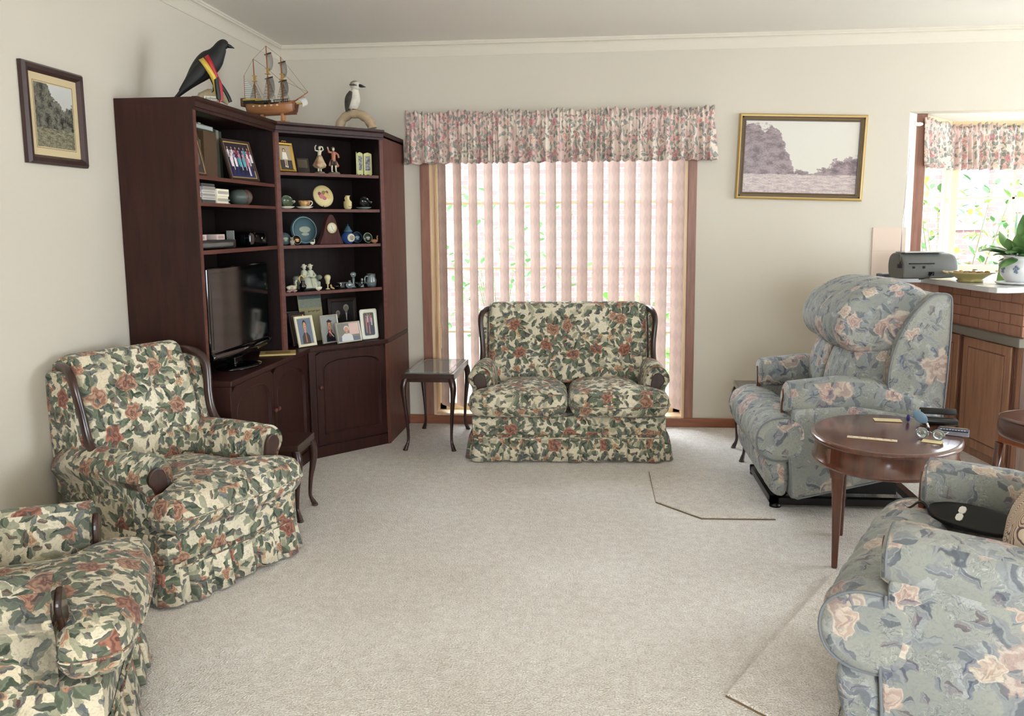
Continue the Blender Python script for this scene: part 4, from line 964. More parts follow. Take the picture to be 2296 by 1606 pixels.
b = MB(); b.tube([(-.19, -.06, .08), (-.188, -.06, .30), (-.165, -.06, .72)], [.0032, .0026, .0016], seg=6); b.build('aerial', M['chrome'], rd)
MB().box(-.202, -.178, -.072, -.048, .066, .088).build('aerial_mount', M['blackm'], rd)
# papers beside the radio
o = MB().box(1.85, 1.95, 5.75, 5.86, CT+.001, CT+.018).build('paper_pile', flat(90, 92, 100)); tag(o, 'small dark pile of papers on worktop left of the radio', 'papers')
MB().box(1.86, 1.94, 5.76, 5.85, CT+.018, CT+.024).build('top_sheet', flat(206, 204, 200), o)
# wavy dish of fruit
dish = thing('fruit_dish', 'mustard wavy-rimmed dish of dried fruit on the worktop', 'dish', (2.222, 5.30, CT+.0015))
b = MB(); b.lathe([(0, 0), (.07, 0), (.075, .006), (.066, .014), (.085, .028), (.118, .048), (.140, .058), (.136, .061), (.112, .052), (.08, .034), (0, .030)], seg=40, wave=(.035, 7)); b.build('bowl', mat('mustard_glaze', lin(178, 164, 104), .3), dish)
b = MB()
rr = random.Random(3)
for k in range(26): a = rr.uniform(0, 6.28); r = .095*sqrt(rr.random()); b.ell((r*cos(a), r*sin(a), .047+rr.uniform(0, .012)), (.016, .012, .008), Matrix.Rotation(a, 3, 'Z'), 8, 6)
o = b.build('dried_fruit', vary(mat('dried_fruit', rough=.6), lin(196, 150, 84), lin(120, 74, 44), 30), dish); o['kind'] = 'stuff'
for sx in (-1, 1): MB().tube([(sx*.128, -.012, .05), (sx*.155, -.008, .062), (sx*.158, .008, .062), (sx*.128, .012, .05)], .006, seg=8).build('handle', flat(200, 180, 130, .3), dish)
# folded card
o = MB().add([(2.40, 5.36, CT+.002), (2.44, 5.32, CT+.002), (2.435, 5.335, CT+.075), (2.405, 5.355, CT+.075), (2.47, 5.37, CT+.002), (2.48, 5.35, CT+.06)], [(0, 1, 2, 3), (1, 4, 5, 2)]).build('greeting_card', flat(150, 190, 110), solid=.0015); tag(o, 'small green greeting card standing between fruit dish and plant pot', 'card')
# glass
o = MB().lathe([(0, 0), (.018, 0), (.020, .05), (.0185, .05), (.0165, .004), (0, .004)], (2.52, 5.95, KZ0), 16).build('small_glass', M['crystal']); tag(o, 'small clear glass on the kitchen window sill', 'glass')
# plant in scalloped pot
pot = thing('potted_peace_lily', 'peace lily in a white pot with blue grape motifs on the worktop', 'plant', (2.405, 5.10, CT+.0015))
wm = mat('white_glaze', lin(226, 226, 226), .2)
b = MB(); b.lathe([(0, 0), (.10, 0), (.118, .006), (.120, .012), (.10, .013), (0, .01)], seg=40, wave=(.03, 10)); b.build('saucer', wm, pot)
b = MB(); b.lathe([(0, .012), (.062, .012), (.068, .02), (.090, .045), (.100, .075), (.098, .10), (.088, .128), (.082, .14), (.084, .155), (.094, .166), (.090, .168), (.078, .155), (.074, .14), (0, .135)], seg=40, wave=(.012, 10)); pb = b.build('pot', wm, pot)
for k in range(8):
    a = 2*pi*k/8+.2; b = MB(); ca, sa = cos(a), sin(a)
    R = Matrix.Rotation(a, 3, 'Z')
    for (dy, dz, r) in ((0, 0, .008), (.010, .010, .007), (-.010, .008, .007), (.004, -.012, .007), (-.006, -.008, .006), (.0, .020, .008)):
        b.ell((.1005*ca-dy*sa, .1005*sa+dy*ca, .082+dz), (.0035, r, r), R, 8, 6)
    b.build('grape_motif', flat(118, 132, 158, .4), pb)
lf = mat('lily_leaf', lin(70, 110, 62), .4); vary(lf, lin(74, 118, 66), lin(128, 164, 100), 8, 3)
rr = random.Random(12); n_ = 0
def leaf(mb, base, az, el, L, Wd, droop):
    d = Vector((cos(az)*cos(el), sin(az)*cos(el), sin(el))); side = Vector((-sin(az), cos(az), 0)); pts = []; n = 10; p = Vector(base); secs = []
    for i in range(n+1):
        t = i/n; w = Wd*(0.03 if t < .25 else sin(pi*((t-.25)/.75)**.8)**.9+.02); nrm = side.cross(d).normalized()
        secs.append([tuple(p+side*w*s_+nrm*(abs(s_)*w*.35)) for s_ in (-1, -.5, 0, .5, 1)])
        d = (d+Vector((0, 0, -droop/n))).normalized(); p = p+d*L/n
    mb.loft(secs, closed=False, caps=False)
for k in range(34):
    b = MB(); az = rr.uniform(0, 6.28); leaf(b, (rr.uniform(-.03, .03), rr.uniform(-.03, .03), .14), az, rr.uniform(.55, 1.35), rr.uniform(.15, .24), rr.uniform(.030, .046), rr.uniform(.6, 1.6)); b.build('leaf', lf, pot)
b = MB(); leaf(b, (-.01, -.01, .14), 2.6, 1.5, .30, .042, .05); b.build('leaf', lf, pot)
b = MB(); leaf(b, (.02, -.01, .14), 4.0, 1.3, .27, .035, .2); b.build('leaf', lf, pot)
# vinyl stool
st = thing('vinyl_stool', 'brown vinyl stool at the right edge in front of the counter', 'stool', (2.17, 4.13, 0), radians(22))
vy = mat('brown_vinyl', lin(98, 66, 56), .28, spec=.6)
o4 = chaikin([(-.25, -.22), (.25, -.22), (.25, .22), (-.25, .22)], 3); b = MB(); puff(b, o4, .40, .50, .02, .012, 0, .0006); b.build('padded_seat', vy, st)
P = resample(o4, 60, True); b = MB(); b.tube([(p[0]*.985, p[1]*.985, .495) for p in P], .004, seg=6, loop=True); b.build('piping', vy, st)
MB().box(-.19, .17, -.16, .16, .36, .41).build('seat_frame', wood('stool_wood', lin(170, 104, 70), lin(150, 88, 58)), st, bevel=.01)
for sx in (-1, 1):
    for sy in (-1, 1): b = MB(); b.tube([(sx*.18, sy*.15, .36), (sx*.20, sy*.17, 0)], [.02, .014], seg=10); b.build('leg', M['rtwood'], st)
bk = MB().box(2.16, 2.30, 4.14, 4.33, .517, .521).build('magazine', flat(186, 196, 194, .3)); tag(bk, 'pale magazine lying on the brown vinyl stool', 'magazine')
MB().box(2.175, 2.285, 4.17, 4.22, .5211, .5215).build('cover_panel', flat(120, 140, 150), bk)
# ------------------------------------------------------------------ on the oval table
TZ = .551
def slab(name, label, cat, cx, cy, w, d, h, ang, m, z=TZ):
    o = MB().cbox((0, 0, h/2), (w, d, h)).build(name, m, bevel=min(.002, h*.3)); o.location = (cx, cy, z); o.rotation_euler = (0, 0, radians(ang)); return tag(o, label, cat)
p = px_z(1990, 943, TZ); o = slab('paper_strip', 'cream paper strip lying at the far side of the oval table', 'paper', p.x, p.y, .115, .055, .003, -8, flat(226, 206, 166))
p = px_z(1955, 985, TZ); o = slab('blister_strip', 'long cream blister strip along the near side of the oval table', 'blister pack', p.x, p.y, .19, .03, .003, -20, flat(224, 204, 170))
for k in range(6): MB().ell((-.075+k*.03, 0, .004), (.006, .006, .003), seg=8, rings=5).build('tablet_blister', M['silver'], o)
p = px_z(2090, 991, TZ); slab('note_card', 'small cream note card under the eyeglasses', 'card', p.x, p.y, .075, .05, .0015, -30, flat(228, 208, 158))
gl = thing('eyeglasses', 'wire-rimmed eyeglasses with round lenses on the oval table', 'glasses', tuple(px_z(2085, 985, TZ+.002)), radians(-35))
for sx in (-1, 1):
    b = MB(); b.tube([(sx*.031+.024*cos(a), .0, .022+.021*sin(a)) for a in [2*pi*k/24 for k in range(24)]], .0009, seg=6, loop=True); rim = b.build('rim', M['chrome'], gl)
    b = MB(); b.lathe([(0, 0), (.0235, 0), (.0235, .001), (0, .001)], (sx*.031, 0, .022), 24, Matrix.Rotation(radians(90), 3, 'X')); b.build('lens', M['crystal'], gl)
    MB().tube([(sx*.056, 0, .03), (sx*.058, .06, .028), (sx*.05, .115, .006)], .0009, seg=6).build('temple', M['chrome'], gl)
MB().tube([(-.008, 0, .026), (0, 0, .031), (.008, 0, .026)], .0013, seg=6).build('bridge', M['chrome'], gl)
p = px_z(2105, 952, TZ); cs = thing('glasses_case', 'open black glasses case at the far right of the oval table', 'case', tuple(p), radians(-12))
b = MB(); rbox(b, -.075, .075, -.03, .03, 0, .03, .012, n=5); b.build('case_base', M['black'], cs)
b = MB(); secs = []
for k in range(7): a = radians(20+20*k); secs.append([(x, .032-.032*cos(a)*.9+.01, .03+.032*sin(a)) for x in (-.072, -.03, .03, .072)])
b.loft(secs, closed=False, caps=False); b.build('case_lid', M['blackm'], cs, solid=.003)
p = px_z(2062, 962, TZ); rz_ = thing('reading_magnifier', 'pale blue oval magnifier propped upright beside the eyeglasses', 'magnifier', tuple(p), radians(-30))
b = MB(); b.ell((0, 0, .052), (.034, .006, .022), Matrix.Rotation(radians(38), 3, 'Y'), 20, 10); b.build('blue_cover', flat(132, 164, 190, .2), rz_)
MB().tube([(.026, 0, .03), (.034, 0, .012), (.030, 0, .004)], .005, seg=8).build('hinge', M['chrome'], rz_)
MB().box(-.01, .04, -.012, .012, 0, .006).build('foot_plate', M['black'], rz_)
p = px_z(2137, 974, TZ); pb_ = thing('plastic_box', 'clear plastic box with black patterned lid on the oval table', 'box', tuple(p), radians(-24))
MB().box(-.06, .06, -.032, .032, 0, .018).build('box_base', mat('clear_plastic', lin(190, 190, 205), .1, **{'Transmission Weight': .5}), pb_, bevel=.002)
ld = MB().box(-.056, .056, -.032, .032, .018, .023).build('box_lid', mat('lid_plastic', lin(40, 46, 62), .15), pb_, bevel=.001)
b = MB()
for k in range(9): b.box(-.048+k*.011, -.042+k*.011, -.026, -.016, .0231, .0234)
b.build('lid_lettering', flat(190, 200, 220), ld); MB().box(-.05, .052, .022, .027, .0231, .0234).build('lid_band', M['goldp'], ld)
p = px_z(2036, 946, TZ); o = MB().ell((0, 0, .017), (.008, .008, .016), seg=12).build('pen_cap', flat(60, 50, 130)); o.location = p; tag(o, 'tiny purple cap standing on the far part of the oval table', 'cap')
# ------------------------------------------------------------------ on the corner recliner
ro = Vector((1.175, 2.35)); rs = Vector((.46, .887)).normalized()
def rloc(x, f, z): q = ro+rs*x+rf*f; return Vector((q.x, q.y, z))
rm = thing('recliner_handset', 'black recliner handset with two white buttons tucked beside the seat', 'remote control', (0, 0, 0))
a, c_ = rloc(.262, .225, .517), rloc(.185, .06, .527); dirn = (c_-a).normalized(); q3 = dirn.to_track_quat('Y', 'Z').to_matrix().to_4x4() @ Matrix.Rotation(radians(48), 4, 'Y'); rm.matrix_world = Matrix.Translation((a+c_)/2) @ q3
b = MB(); P = chaikin([(-.042, -.15), (.042, -.15), (.046, .15), (-.046, .15)], 3); puff(b, P, -.014, .014, .008, .003); b.build('handset_body', M['black'], rm)
for k in (0, 1): b = MB(); b.prism(chaikin([(-.025+k*.0255, -.044), (-.0005+k*.0255, -.044), (-.0005+k*.0255, -.022), (-.025+k*.0255, -.022)], 1), .0165, .0205); b.build('button', M['white'], rm)
b = MB(); b.tube(chaikin([(0, -.15, 0), (-.02, -.18, .01), (.02, -.21, .0), (.0, -.25, -.02)], 2, False), .004, seg=6); b.build('cord', M['black'], rm)
cu = thing('scatter_cushion', 'beige cushion with ring pattern at the right edge on the corner recliner', 'cushion', tuple(rloc(.0, -.02, .625)), atan2(rf.y, rf.x)-pi/2)
cm = mat('ring_print_cloth', rough=.85); n = N(cm); tx = n.new('ShaderNodeTexCoord').outputs['Object']; v = n.new('ShaderNodeTexVoronoi'); v.inputs['Scale'].default_value = 11; n.L.new(tx, v.inputs['Vector'])
n.L.new(n.mix(n.step(n.m('SINE', n.m('MULTIPLY', v.outputs['Distance'], 75)), .3, .8), lin(220, 198, 172), lin(110, 84, 84)), bsdf(cm).inputs['Base Color'])
b = MB(); P = chaikin([(-.19, -.11), (.19, -.11), (.19, .11), (-.19, .11)], 2); puff(b, P, -.04, .04, .038, .018, .018); b.xf(Matrix.Rotation(radians(-62), 4, 'X')); b.build('cushion_cover', cm, cu)
# ------------------------------------------------------------------ pictures
def art(b, shapes, w, h, y=0.0):
    """flat printed shapes on the picture face (x,z plane, facing -y); each (kind, args, material index)"""
    e = y
    for s_ in shapes:
        e -= .00012
        k, a, mi = s_
        if k == 'r': x0, z0, x1, z1 = a; pts = [(x0, z0), (x1, z0), (x1, z1), (x0, z1)]
        elif k == 'e': cx, cz, rx, rz = a; pts = [(cx+rx*cos(2*pi*i/18), cz+rz*sin(2*pi*i/18)) for i in range(18)]
        else: pts = a
        pts = [(min(max(x, 0), 1), min(max(z, 0), 1)) for x, z in pts]
        b.add([((x-.5)*w, e, z*h) for x, z in pts], [tuple(range(len(pts)))], mi=mi)
PPL = {}
def bust(cx, zs, s_, skin, hair, cloth):  # head and shoulders
    return [('p', [(cx-.30*s_, zs-.9*s_), (cx-.27*s_, zs-.42*s_), (cx-.12*s_, zs-.28*s_), (cx+.12*s_, zs-.28*s_), (cx+.27*s_, zs-.42*s_), (cx+.30*s_, zs-.9*s_)], cloth),
            ('e', (cx, zs-.22*s_, .06*s_, .09*s_), skin), ('e', (cx, zs+.03*s_, .135*s_, .19*s_), hair), ('e', (cx, zs-.02*s_, .11*s_, .16*s_), skin),
            ('e', (cx-.045*s_, zs+.0*s_, .016*s_, .01*s_), hair), ('e', (cx+.045*s_, zs, .016*s_, .01*s_), hair), ('e', (cx, zs-.09*s_, .035*s_, .01*s_), hair)]
def figure(cx, z0, s_, skin, hair, top, leg):
    return [('r', (cx-.05*s_, z0, cx-.008*s_, z0+.42*s_), leg), ('r', (cx+.008*s_, z0, cx+.05*s_, z0+.42*s_), leg), ('p', [(cx-.07*s_, z0+.40*s_), (cx-.085*s_, z0+.75*s_), (cx-.04*s_, z0+.83*s_), (cx+.04*s_, z0+.83*s_), (cx+.085*s_, z0+.75*s_), (cx+.07*s_, z0+.40*s_)], top),
            ('e', (cx, z0+.93*s_, .045*s_, .075*s_), hair), ('e', (cx, z0+.91*s_, .036*s_, .06*s_), skin)]
def framed(name, label, w, h, fw, dp, fmat, pics, mats, parent_M, rounded=0, mount=None, cat='framed photo', stand=True, inner=None, group=None, smat=None):
    """w,h outer size; face looks along local -y, bottom at z=0"""
    t = thing(name, label, cat, M=parent_M, group=group)
    o = [(-w/2, 0), (w/2, 0), (w/2, h), (-w/2, h)]
    if rounded: 
        o = []
        for cx, cz, a0 in ((w/2-rounded, rounded, -90), (w/2-rounded, h-rounded, 0), (-w/2+rounded, h-rounded, 90), (-w/2+rounded, rounded, 180)):
            for k in range(6): a = radians(a0+18*k); o.append((cx+rounded*cos(a), cz+rounded*sin(a)))
    else:
        o = [(-w/2, 0), (w/2, 0), (w/2, h), (-w/2, h)]
    n = len(o)
    def ins(d, y):  # inset ring
        return [((w/2-d)*(p[0]/(w/2)), y, h/2+(h/2-d)*((p[1]-h/2)/(h/2))) for p in o]
    b = MB(); b.loft([ins(0, 0), ins(0, -dp*.6), ins(fw*.25, -dp), ins(fw*.7, -dp*.9), ins(fw, -dp*.45), ins(fw, 0)], loop=True, smooth=False); b.build('frame', fmat, t)
    if inner: b = MB(); b.loft([ins(fw, -dp*.3), ins(fw, -dp*.62), ins(fw+inner[0], -dp*.55), ins(fw+inner[0], -dp*.3)], loop=True, smooth=False); b.build('inner_slip', inner[1], t)
    pw, ph = w-2*fw, h-2*fw
    if mount:
        b = MB(); b.box(-pw/2, pw/2, -dp*.36, -dp*.2, fw, h-fw); b.build('mount', mount[1], t); pw -= 2*mount[0]; ph -= 2*mount[0]; y = -dp*.38
    else: y = -dp*.33
    b = MB(); z0 = (h-ph)/2
    b.add([(-pw/2, y, z0), (pw/2, y, z0), (pw/2, y, z0+ph), (-pw/2, y, z0+ph)], [(0, 1, 2, 3)], uvs=[[(0, 0), (1, 0), (1, 1), (0, 1)]])
    s0 = b.n()
    if pics:
        c2 = MB(); art(c2, pics, pw, ph, y); 
        for f, m_ in zip(c2.f, c2.m): b.f.append(tuple(k+s0 for k in f)); b.m.append(m_); b.s.append(False); b.uv.append(None)
        b.v += [(v[0], v[1], v[2]+z0) for v in c2.v]
    b.add([(-pw/2, -.0005 if stand else -.0005, z0), (pw/2, -.0005, z0), (pw/2, -.0005, z0+ph), (-pw/2, -.0005, z0+ph)], [(3, 2, 1, 0)])
    ob = b.build('picture', mats, t, uvoff=(0, 0))
    MB().box(-w/2+.003, w/2-.003, 0, .003, .003, h-.003).build('backing_board', flat(70, 56, 44), t)
    if stand:
        ys = h*.24; zz_ = (.0015-ys*parent_M[2][1])/parent_M[2][2]; b = MB(); b.add([(-w*.12, .003, h*.7), (w*.12, .003, h*.7), (w*.16, ys, zz_), (-w*.16, ys, zz_)], [(0, 1, 2, 3)]); b.build('strut', flat(60, 48, 40), t, solid=.002)
    return t
def placeM(p, yaw, lean=0, roll=0):
    """frame facing direction: local -y points along yaw (deg, world); lean tilts the top back"""
    return Matrix.Translation(p) @ Matrix.Rotation(radians(yaw+90), 4, 'Z') @ Matrix.Rotation(radians(-lean), 4, 'X') @ Matrix.Rotation(radians(roll), 4, 'Y')
# wall pictures
pw_, ph_ = .835, .565
c0 = Vector((1.334, D0-.004, 1.866)); rl = radians(1.9)
Mw = Matrix.Translation(c0) @ Matrix.Rotation(rl, 4, 'Y') @ Matrix.Translation((0, 0, -ph_/2))
framed('landscape_print', 'sepia bush landscape in a gold and brown frame hung crooked on the window wall', pw_, ph_, .034, .03, M['goldp'], None, [M['land']], Mw, inner=(.012, flat(84, 62, 40, .4)), stand=False, cat='picture')
t_ = bpy.data.objects['landscape_print']
b = MB()
def rect_ring(w, h, d, y0, y1, q):
    b.loft([[(-w/2+e, y, z0_) for e, y, z0_ in ((0, y0, 0),)]]*0) if False else None
pw2 = pw_-.036; ph2 = ph_-.036
for (x0, x1, z0, z1) in ((-pw2/2, pw2/2, .018, .028), (-pw2/2, pw2/2, ph_-.028, ph_-.018), (-pw2/2, -pw2/2+.010, .018, ph_-.018), (pw2/2-.010, pw2/2, .018, ph_-.018)): b.box(x0, x1, -.0305, -.0285, z0, z1)
b.build('dark_bead', flat(70, 50, 34, .4), t_)
Mw2 = Matrix.Translation((L0+.002, 3.359, 1.690)) @ Matrix.Rotation(radians(90), 4, 'Z')
framed('bush_photograph', 'dark framed bush track photograph on the left wall', .385, .395, .036, .028, wood('dark_picture_frame', lin(66, 44, 40), lin(46, 30, 28)), None, [M['land2']], Mw2, mount=(.035, flat(206, 186, 146)), stand=False, cat='picture')
t_ = [o for o in bpy.data.objects if o.name.startswith('bush_photograph')][0]
mm = .036+.029; b = MB()
for (x0, x1, z0, z1) in ((-.1925+mm, .1925-mm, mm, mm+.0015), (-.1925+mm, .1925-mm, .395-mm-.0015, .395-mm), (-.1925+mm, -.1925+mm+.0015, mm, .395-mm), (.1925-mm-.0015, .1925-mm, mm, .395-mm)): b.box(x0, x1, -.0108, -.0103, z0, z1)
b.build('ruled_line', flat(90, 66, 44), t_)
# ------------------------------------------------------------------ helpers for the shelves
DN3 = (dn.x, dn.y, 0); DC = dn.dot(DA)
def dg(px, py, s_, z): p = px_on(px, py, DN3, DC+s_); return Vector((p.x, p.y, z))
def lw(px, py, x, z): p = px_on(px, py, (1, 0, 0), x); return Vector((x, p.y, z))
YD = math.degrees(atan2(-dn.y, -dn.x))      # the way the corner cabinet faces
porc = mat('porcelain', lin(222, 214, 190), .25); cream = flat(214, 196, 140, .35)
# --- shelf 1
mt = [flat(170, 150, 120), flat(60, 52, 46), flat(226, 220, 206), flat(196, 170, 140), flat(40, 34, 30)]
girl = [('r', (0, 0, 1, .38), 1), ('e', (.45, .80, .12, .09), 4), ('e', (.45, .79, .08, .065), 3), ('p', [(.3, .72), (.6, .72), (.68, .42), (.22, .42)], 2), ('r', (.38, .12, .46, .42), 3), ('r', (.52, .10, .6, .42), 3), ('r', (.37, .08, .47, .14), 2), ('r', (.51, .06, .61, .12), 2)]
t = framed('photo_frame', 'gold framed old photo of a seated girl on the top corner shelf', .125, .178, .019, .012, M['gold'], girl, mt, placeM(dg(645, 384, .06, SH[0]+.002), YD+12, 12), cat='photo frame')
b = MB(); b.tube([(-.018, -.012, .180), (-.008, -.013, .186), (0, -.013, .181), (.008, -.013, .186), (.018, -.012, .180)], .003, seg=6); b.build('bow_ornament', M['gold'], t)
framed('photo_frame', 'small dull brown framed photo behind the gold frame on the top corner shelf', .085, .10, .008, .008, flat(84, 66, 50), [('r', (.0, .0, 1, .4), 1)], [flat(110, 98, 80), flat(60, 50, 42)], placeM(dg(681, 382, .20, SH[0]+.002), YD+6, 10), cat='photo frame')
def figurine_lady(p, yaw):
    t = thing('dancer_figurine', 'porcelain dancing lady with raised arms and swirling skirt', 'figurine', M=Matrix.Translation(p) @ Matrix.Rotation(radians(yaw+90), 4, 'Z'))
    MB().lathe([(0, 0), (.032, 0), (.034, .006), (.028, .012), (.012, .016), (0, .018)], seg=16, wave=(.08, 5)).build('base', flat(120, 110, 90, .35), t)
    b = MB(); b.lathe([(.010, .030), (.030, .040), (.040, .052), (.028, .075), (.018, .098), (.012, .112), (0, .114)], (.004, 0, 0), 20, wave=(.16, 5)); b.ell((.028, 0, .055), (.022, .006, .014), Matrix.Rotation(.5, 3, 'Y')); b.build('skirt', vary(mat('painted_skirt', rough=.3), lin(206, 190, 150), lin(176, 120, 96), 30), t)
    b = MB(); b.tube([(0, 0, .108), (.002, 0, .122), (.004, 0, .138), (.003, 0, .146)], [.010, .011, .013, .005]); b.tube([(.016, 0, .138), (.032, 0, .148), (.026, 0, .164), (.012, 0, .166)], .0042, seg=7); b.tube([(-.010, 0, .138), (-.028, 0, .140), (-.030, 0, .160), (-.020, 0, .172)], .0042, seg=7)
    b.tube([(-.006, 0, .045), (-.01, 0, .016)], .006, seg=7).tube([(.006, .0, .045), (.010, 0, .016)], .006, seg=7); b.build('body', porc, t)
    b = MB(); b.ell((.004, 0, .158), (.0085, .009, .011)); h = b.build('head', porc, t); MB().ell((.005, .003, .163), (.010, .009, .009)).build('hair', flat(90, 66, 44), h)
figurine_lady(dg(717, 386, .09, SH[0]+.001), YD+8)
def figurine_man(p, yaw):
    t = thing('gentleman_figurine', 'porcelain gentleman in a pink tailcoat gesturing', 'figurine', M=Matrix.Translation(p) @ Matrix.Rotation(radians(yaw+90), 4, 'Z'))
    MB().lathe([(0, 0), (.036, 0), (.038, .005), (.034, .012), (.030, .014), (0, .015)], seg=20).build('base', flat(128, 118, 96, .35), t)
    b = MB()
    for sx in (-1, 1): b.tube([(sx*.008, 0, .085), (sx*.012, -.002*sx, .05), (sx*.014, 0, .014)], [.009, .006, .0045], seg=8); b.ell((sx*.014, -.006, .017), (.006, .010, .004))
    b.build('stockings', porc, t)
    b = MB()
    for sx in (-1, 1): b.tube([(sx*.008, 0, .088), (sx*.011, 0, .055)], [.0105, .009], seg=8)
    b.build('breeches', flat(70, 66, 60), t)
    b = MB(); b.tube([(0, 0, .08), (0, 0, .105), (0, 0, .135), (0, 0, .142)], [.014, .013, .016, .007]); b.tube([(.013, 0, .134), (.030, 0, .122), (.030, -.01, .104)], [.007, .006, .006], seg=8); b.tube([(-.013, 0, .134), (-.030, 0, .136), (-.036, -.004, .152)], [.007, .006, .005], seg=8)
    b.tube([(.008, .008, .09), (.022, .012, .070), (.036, .012, .050)], [.010, .012, .010], seg=8, flat=.5).tube([(-.006, .008, .09), (-.018, .010, .066), (-.022, .010, .052)], [.009, .010, .008], seg=8, flat=.5); b.build('tailcoat', flat(186, 122, 98, .35), t)
    b = MB(); b.ell((0, 0, .154), (.009, .009, .011)); b.tube([(-.036, -.004, .152), (-.040, -.006, .166)], .004, seg=6); h = b.build('head', porc, t); MB().ell((0, .003, .160), (.011, .010, .009)).build('hair', flat(120, 104, 80), h)
figurine_man(dg(749, 387, .09, SH[0]+.001), YD-6)
t = thing('folding_screen_ornament', 'miniature pale green folding screen with painted panels on the top corner shelf', 'ornament', M=Matrix.Translation(dg(816, 390, .08, SH[0]+.001)) @ Matrix.Rotation(radians(YD+90), 4, 'Z'))
pc = flat(206, 204, 142, .35)
for k, (x, a, w) in enumerate(((-.052, 62, .030), (-.026, 14, .050), (.030, -14, .052))):
    b = MB(); pts = [(-w/2, .010), (-w/2+.006, .002), (0, .008), (w/2-.006, .002), (w/2, .010), (w/2, .135), (w/2-.008, .140), (0, .145), (-w/2+.008, .140), (-w/2, .135)]
    b.prism(pts, -.002, .002, 'y'); b.xf(Matrix.Translation((x, 0, 0)) @ Matrix.Rotation(radians(a), 4, 'Z')); p_ = b.build('panel', pc, t)
    b = MB(); art(b, [('r', (-.32*w/.05, .03, .32*w/.05, .115), 0)] if False else [], 1, 1)
    b = MB(); b.box(-w*.32, w*.32, -.0026, -.002, .032, .122); b.xf(Matrix.Translation((x, 0, 0)) @ Matrix.Rotation(radians(a), 4, 'Z')); b.build('painted_scene', vary(mat('painted_scene', rough=.4), lin(180, 178, 176), lin(70, 62, 76), 70, 4), p_)
# --- shelf 2
def cup(name, label, p, yaw, cmat, tilt=0, smat=porc, r=.034, h=.042):
    t = thing(name, label, 'cup and saucer', M=Matrix.Translation(p) @ Matrix.Rotation(radians(yaw+90), 4, 'Z'))
    MB().lathe([(0, .002), (.025, .0), (.03, .002), (.051, .012), (.049, .0145), (.028, .006), (0, .006)], seg=28).build('saucer', smat, t)
    b = MB(); Mt = Matrix.Rotation(radians(tilt), 3, 'X'); off = Vector((0, .012 if tilt else 0, .028 if tilt else .008))
    b.lathe([(0, -.0), (.017, 0), (.018, .004), (r*.8, .012), (r*.98, h*.55), (r*1.08, h), (r*1.04, h), (r*.92, h*.55), (r*.7, .014), (0, .008)], off, 28, Mt)
    c_ = b.build('cup', cmat, t)
    b = MB(); P = [Mt @ Vector(q)+off for q in chaikin([(r*.95, 0, h*.85), (r*1.35, 0, h*.98), (r*1.6, 0, h*.7), (r*1.35, 0, h*.35), (r*.9, 0, h*.25)], 2, False)]; b.tube(P, .003, seg=8); b.build('handle', smat, c_)
    return t
fruitm = vary(mat('fruit_painted', rough=.2), lin(214, 190, 120), lin(150, 70, 70), 34, 4)
cup('teacup_and_saucer', 'green teacup tipped on its saucer at the left end of second shelf', dg(641, 465, .08, SH[1]+.001), YD, vary(mat('green_cup', rough=.15), lin(70, 90, 74), lin(110, 116, 84), 25), 62)
cup('teacup_and_saucer', 'upright fruit-painted teacup on a white saucer beside the fruit plate', dg(683, 465, .06, SH[1]+.001), YD, fruitm, 0)
t = thing('fruit_plate', 'cream plate painted with fruit standing on a small easel', 'plate', M=placeM(dg(730, 468, .09, SH[1]+.013), YD, 14))
b = MB(); b.lathe([(0, 0), (.045, 0), (.068, -.008), (.070, -.006), (.066, -.002), (.045, .006), (0, .006)], (0, 0, .072), 36, Matrix.Rotation(radians(90), 3, 'X')); pl_ = b.build('plate', cream, t)
b = MB()
for (x, z, r, mi) in ((-.018, .070, .018, 0), (.012, .078, .020, 1), (.0, .088, .016, 2), (-.03, .084, .012, 3), (.03, .064, .012, 1), (.0, .058, .014, 4), (.022, .094, .010, 3)): b.ell((x, -.0065, z), (r, .0015, r), seg=14, rings=8); b.m[-1] = mi; 
mi = 0
nf = len(b.f)//7
for k in range(7):
    for i in range(k*nf, (k+1)*nf): b.m[i] = (0, 1, 2, 3, 1, 4, 3)[k]
b.build('painted_fruit', [flat(196, 120, 110), flat(214, 180, 110), flat(130, 124, 80), flat(120, 70, 84), flat(176, 100, 120)], pl_)
b = MB(); b.tube([(-.02, -.018, .006), (-.022, -.012, 0), (-.02, .04, 0), (0, .02, .05)], .002, seg=6).tube([(.02, -.018, .006), (.022, -.012, 0), (.02, .04, 0), (0, .02, .05)], .002, seg=6); b.build('easel', M['black'], t)
t = thing('cream_vase', 'small square cream vase with dark motif on the second corner shelf', 'vase', M=Matrix.Translation(dg(780, 467, .07, SH[1]+.001)) @ Matrix.Rotation(radians(YD+100), 4, 'Z'))
b = MB(); b.loft([[(dx*w, dy*w, z) for dx, dy in chaikin([(-1, -1), (1, -1), (1, 1), (-1, 1)], 1)] for z, w in ((0, .016), (.004, .018), (.012, .023), (.045, .024), (.055, .016), (.062, .011), (.078, .011), (.085, .016), (.083, .012))], smooth=True); vv = b.build('vase_body', cream, t)
MB().box(-.013, .013, -.0232, -.0222, .014, .044).build('motif', vary(mat('motif', rough=.4), lin(90, 50, 50), lin(170, 140, 110), 90), vv)
b = MB(); b.tube([(-.012, 0, .080), (-.022, 0, .070), (-.018, 0, .056)], .003, seg=7); b.build('handle', cream, t)
cup('teacup_and_saucer', 'black rose-painted teacup tipped on its saucer at the right of second shelf', dg(815, 468, .07, SH[1]+.001), YD, vary(mat('black_cup', rough=.12), lin(16, 20, 20), lin(30, 30, 30), 25), 60, flat(110, 120, 112, .2))
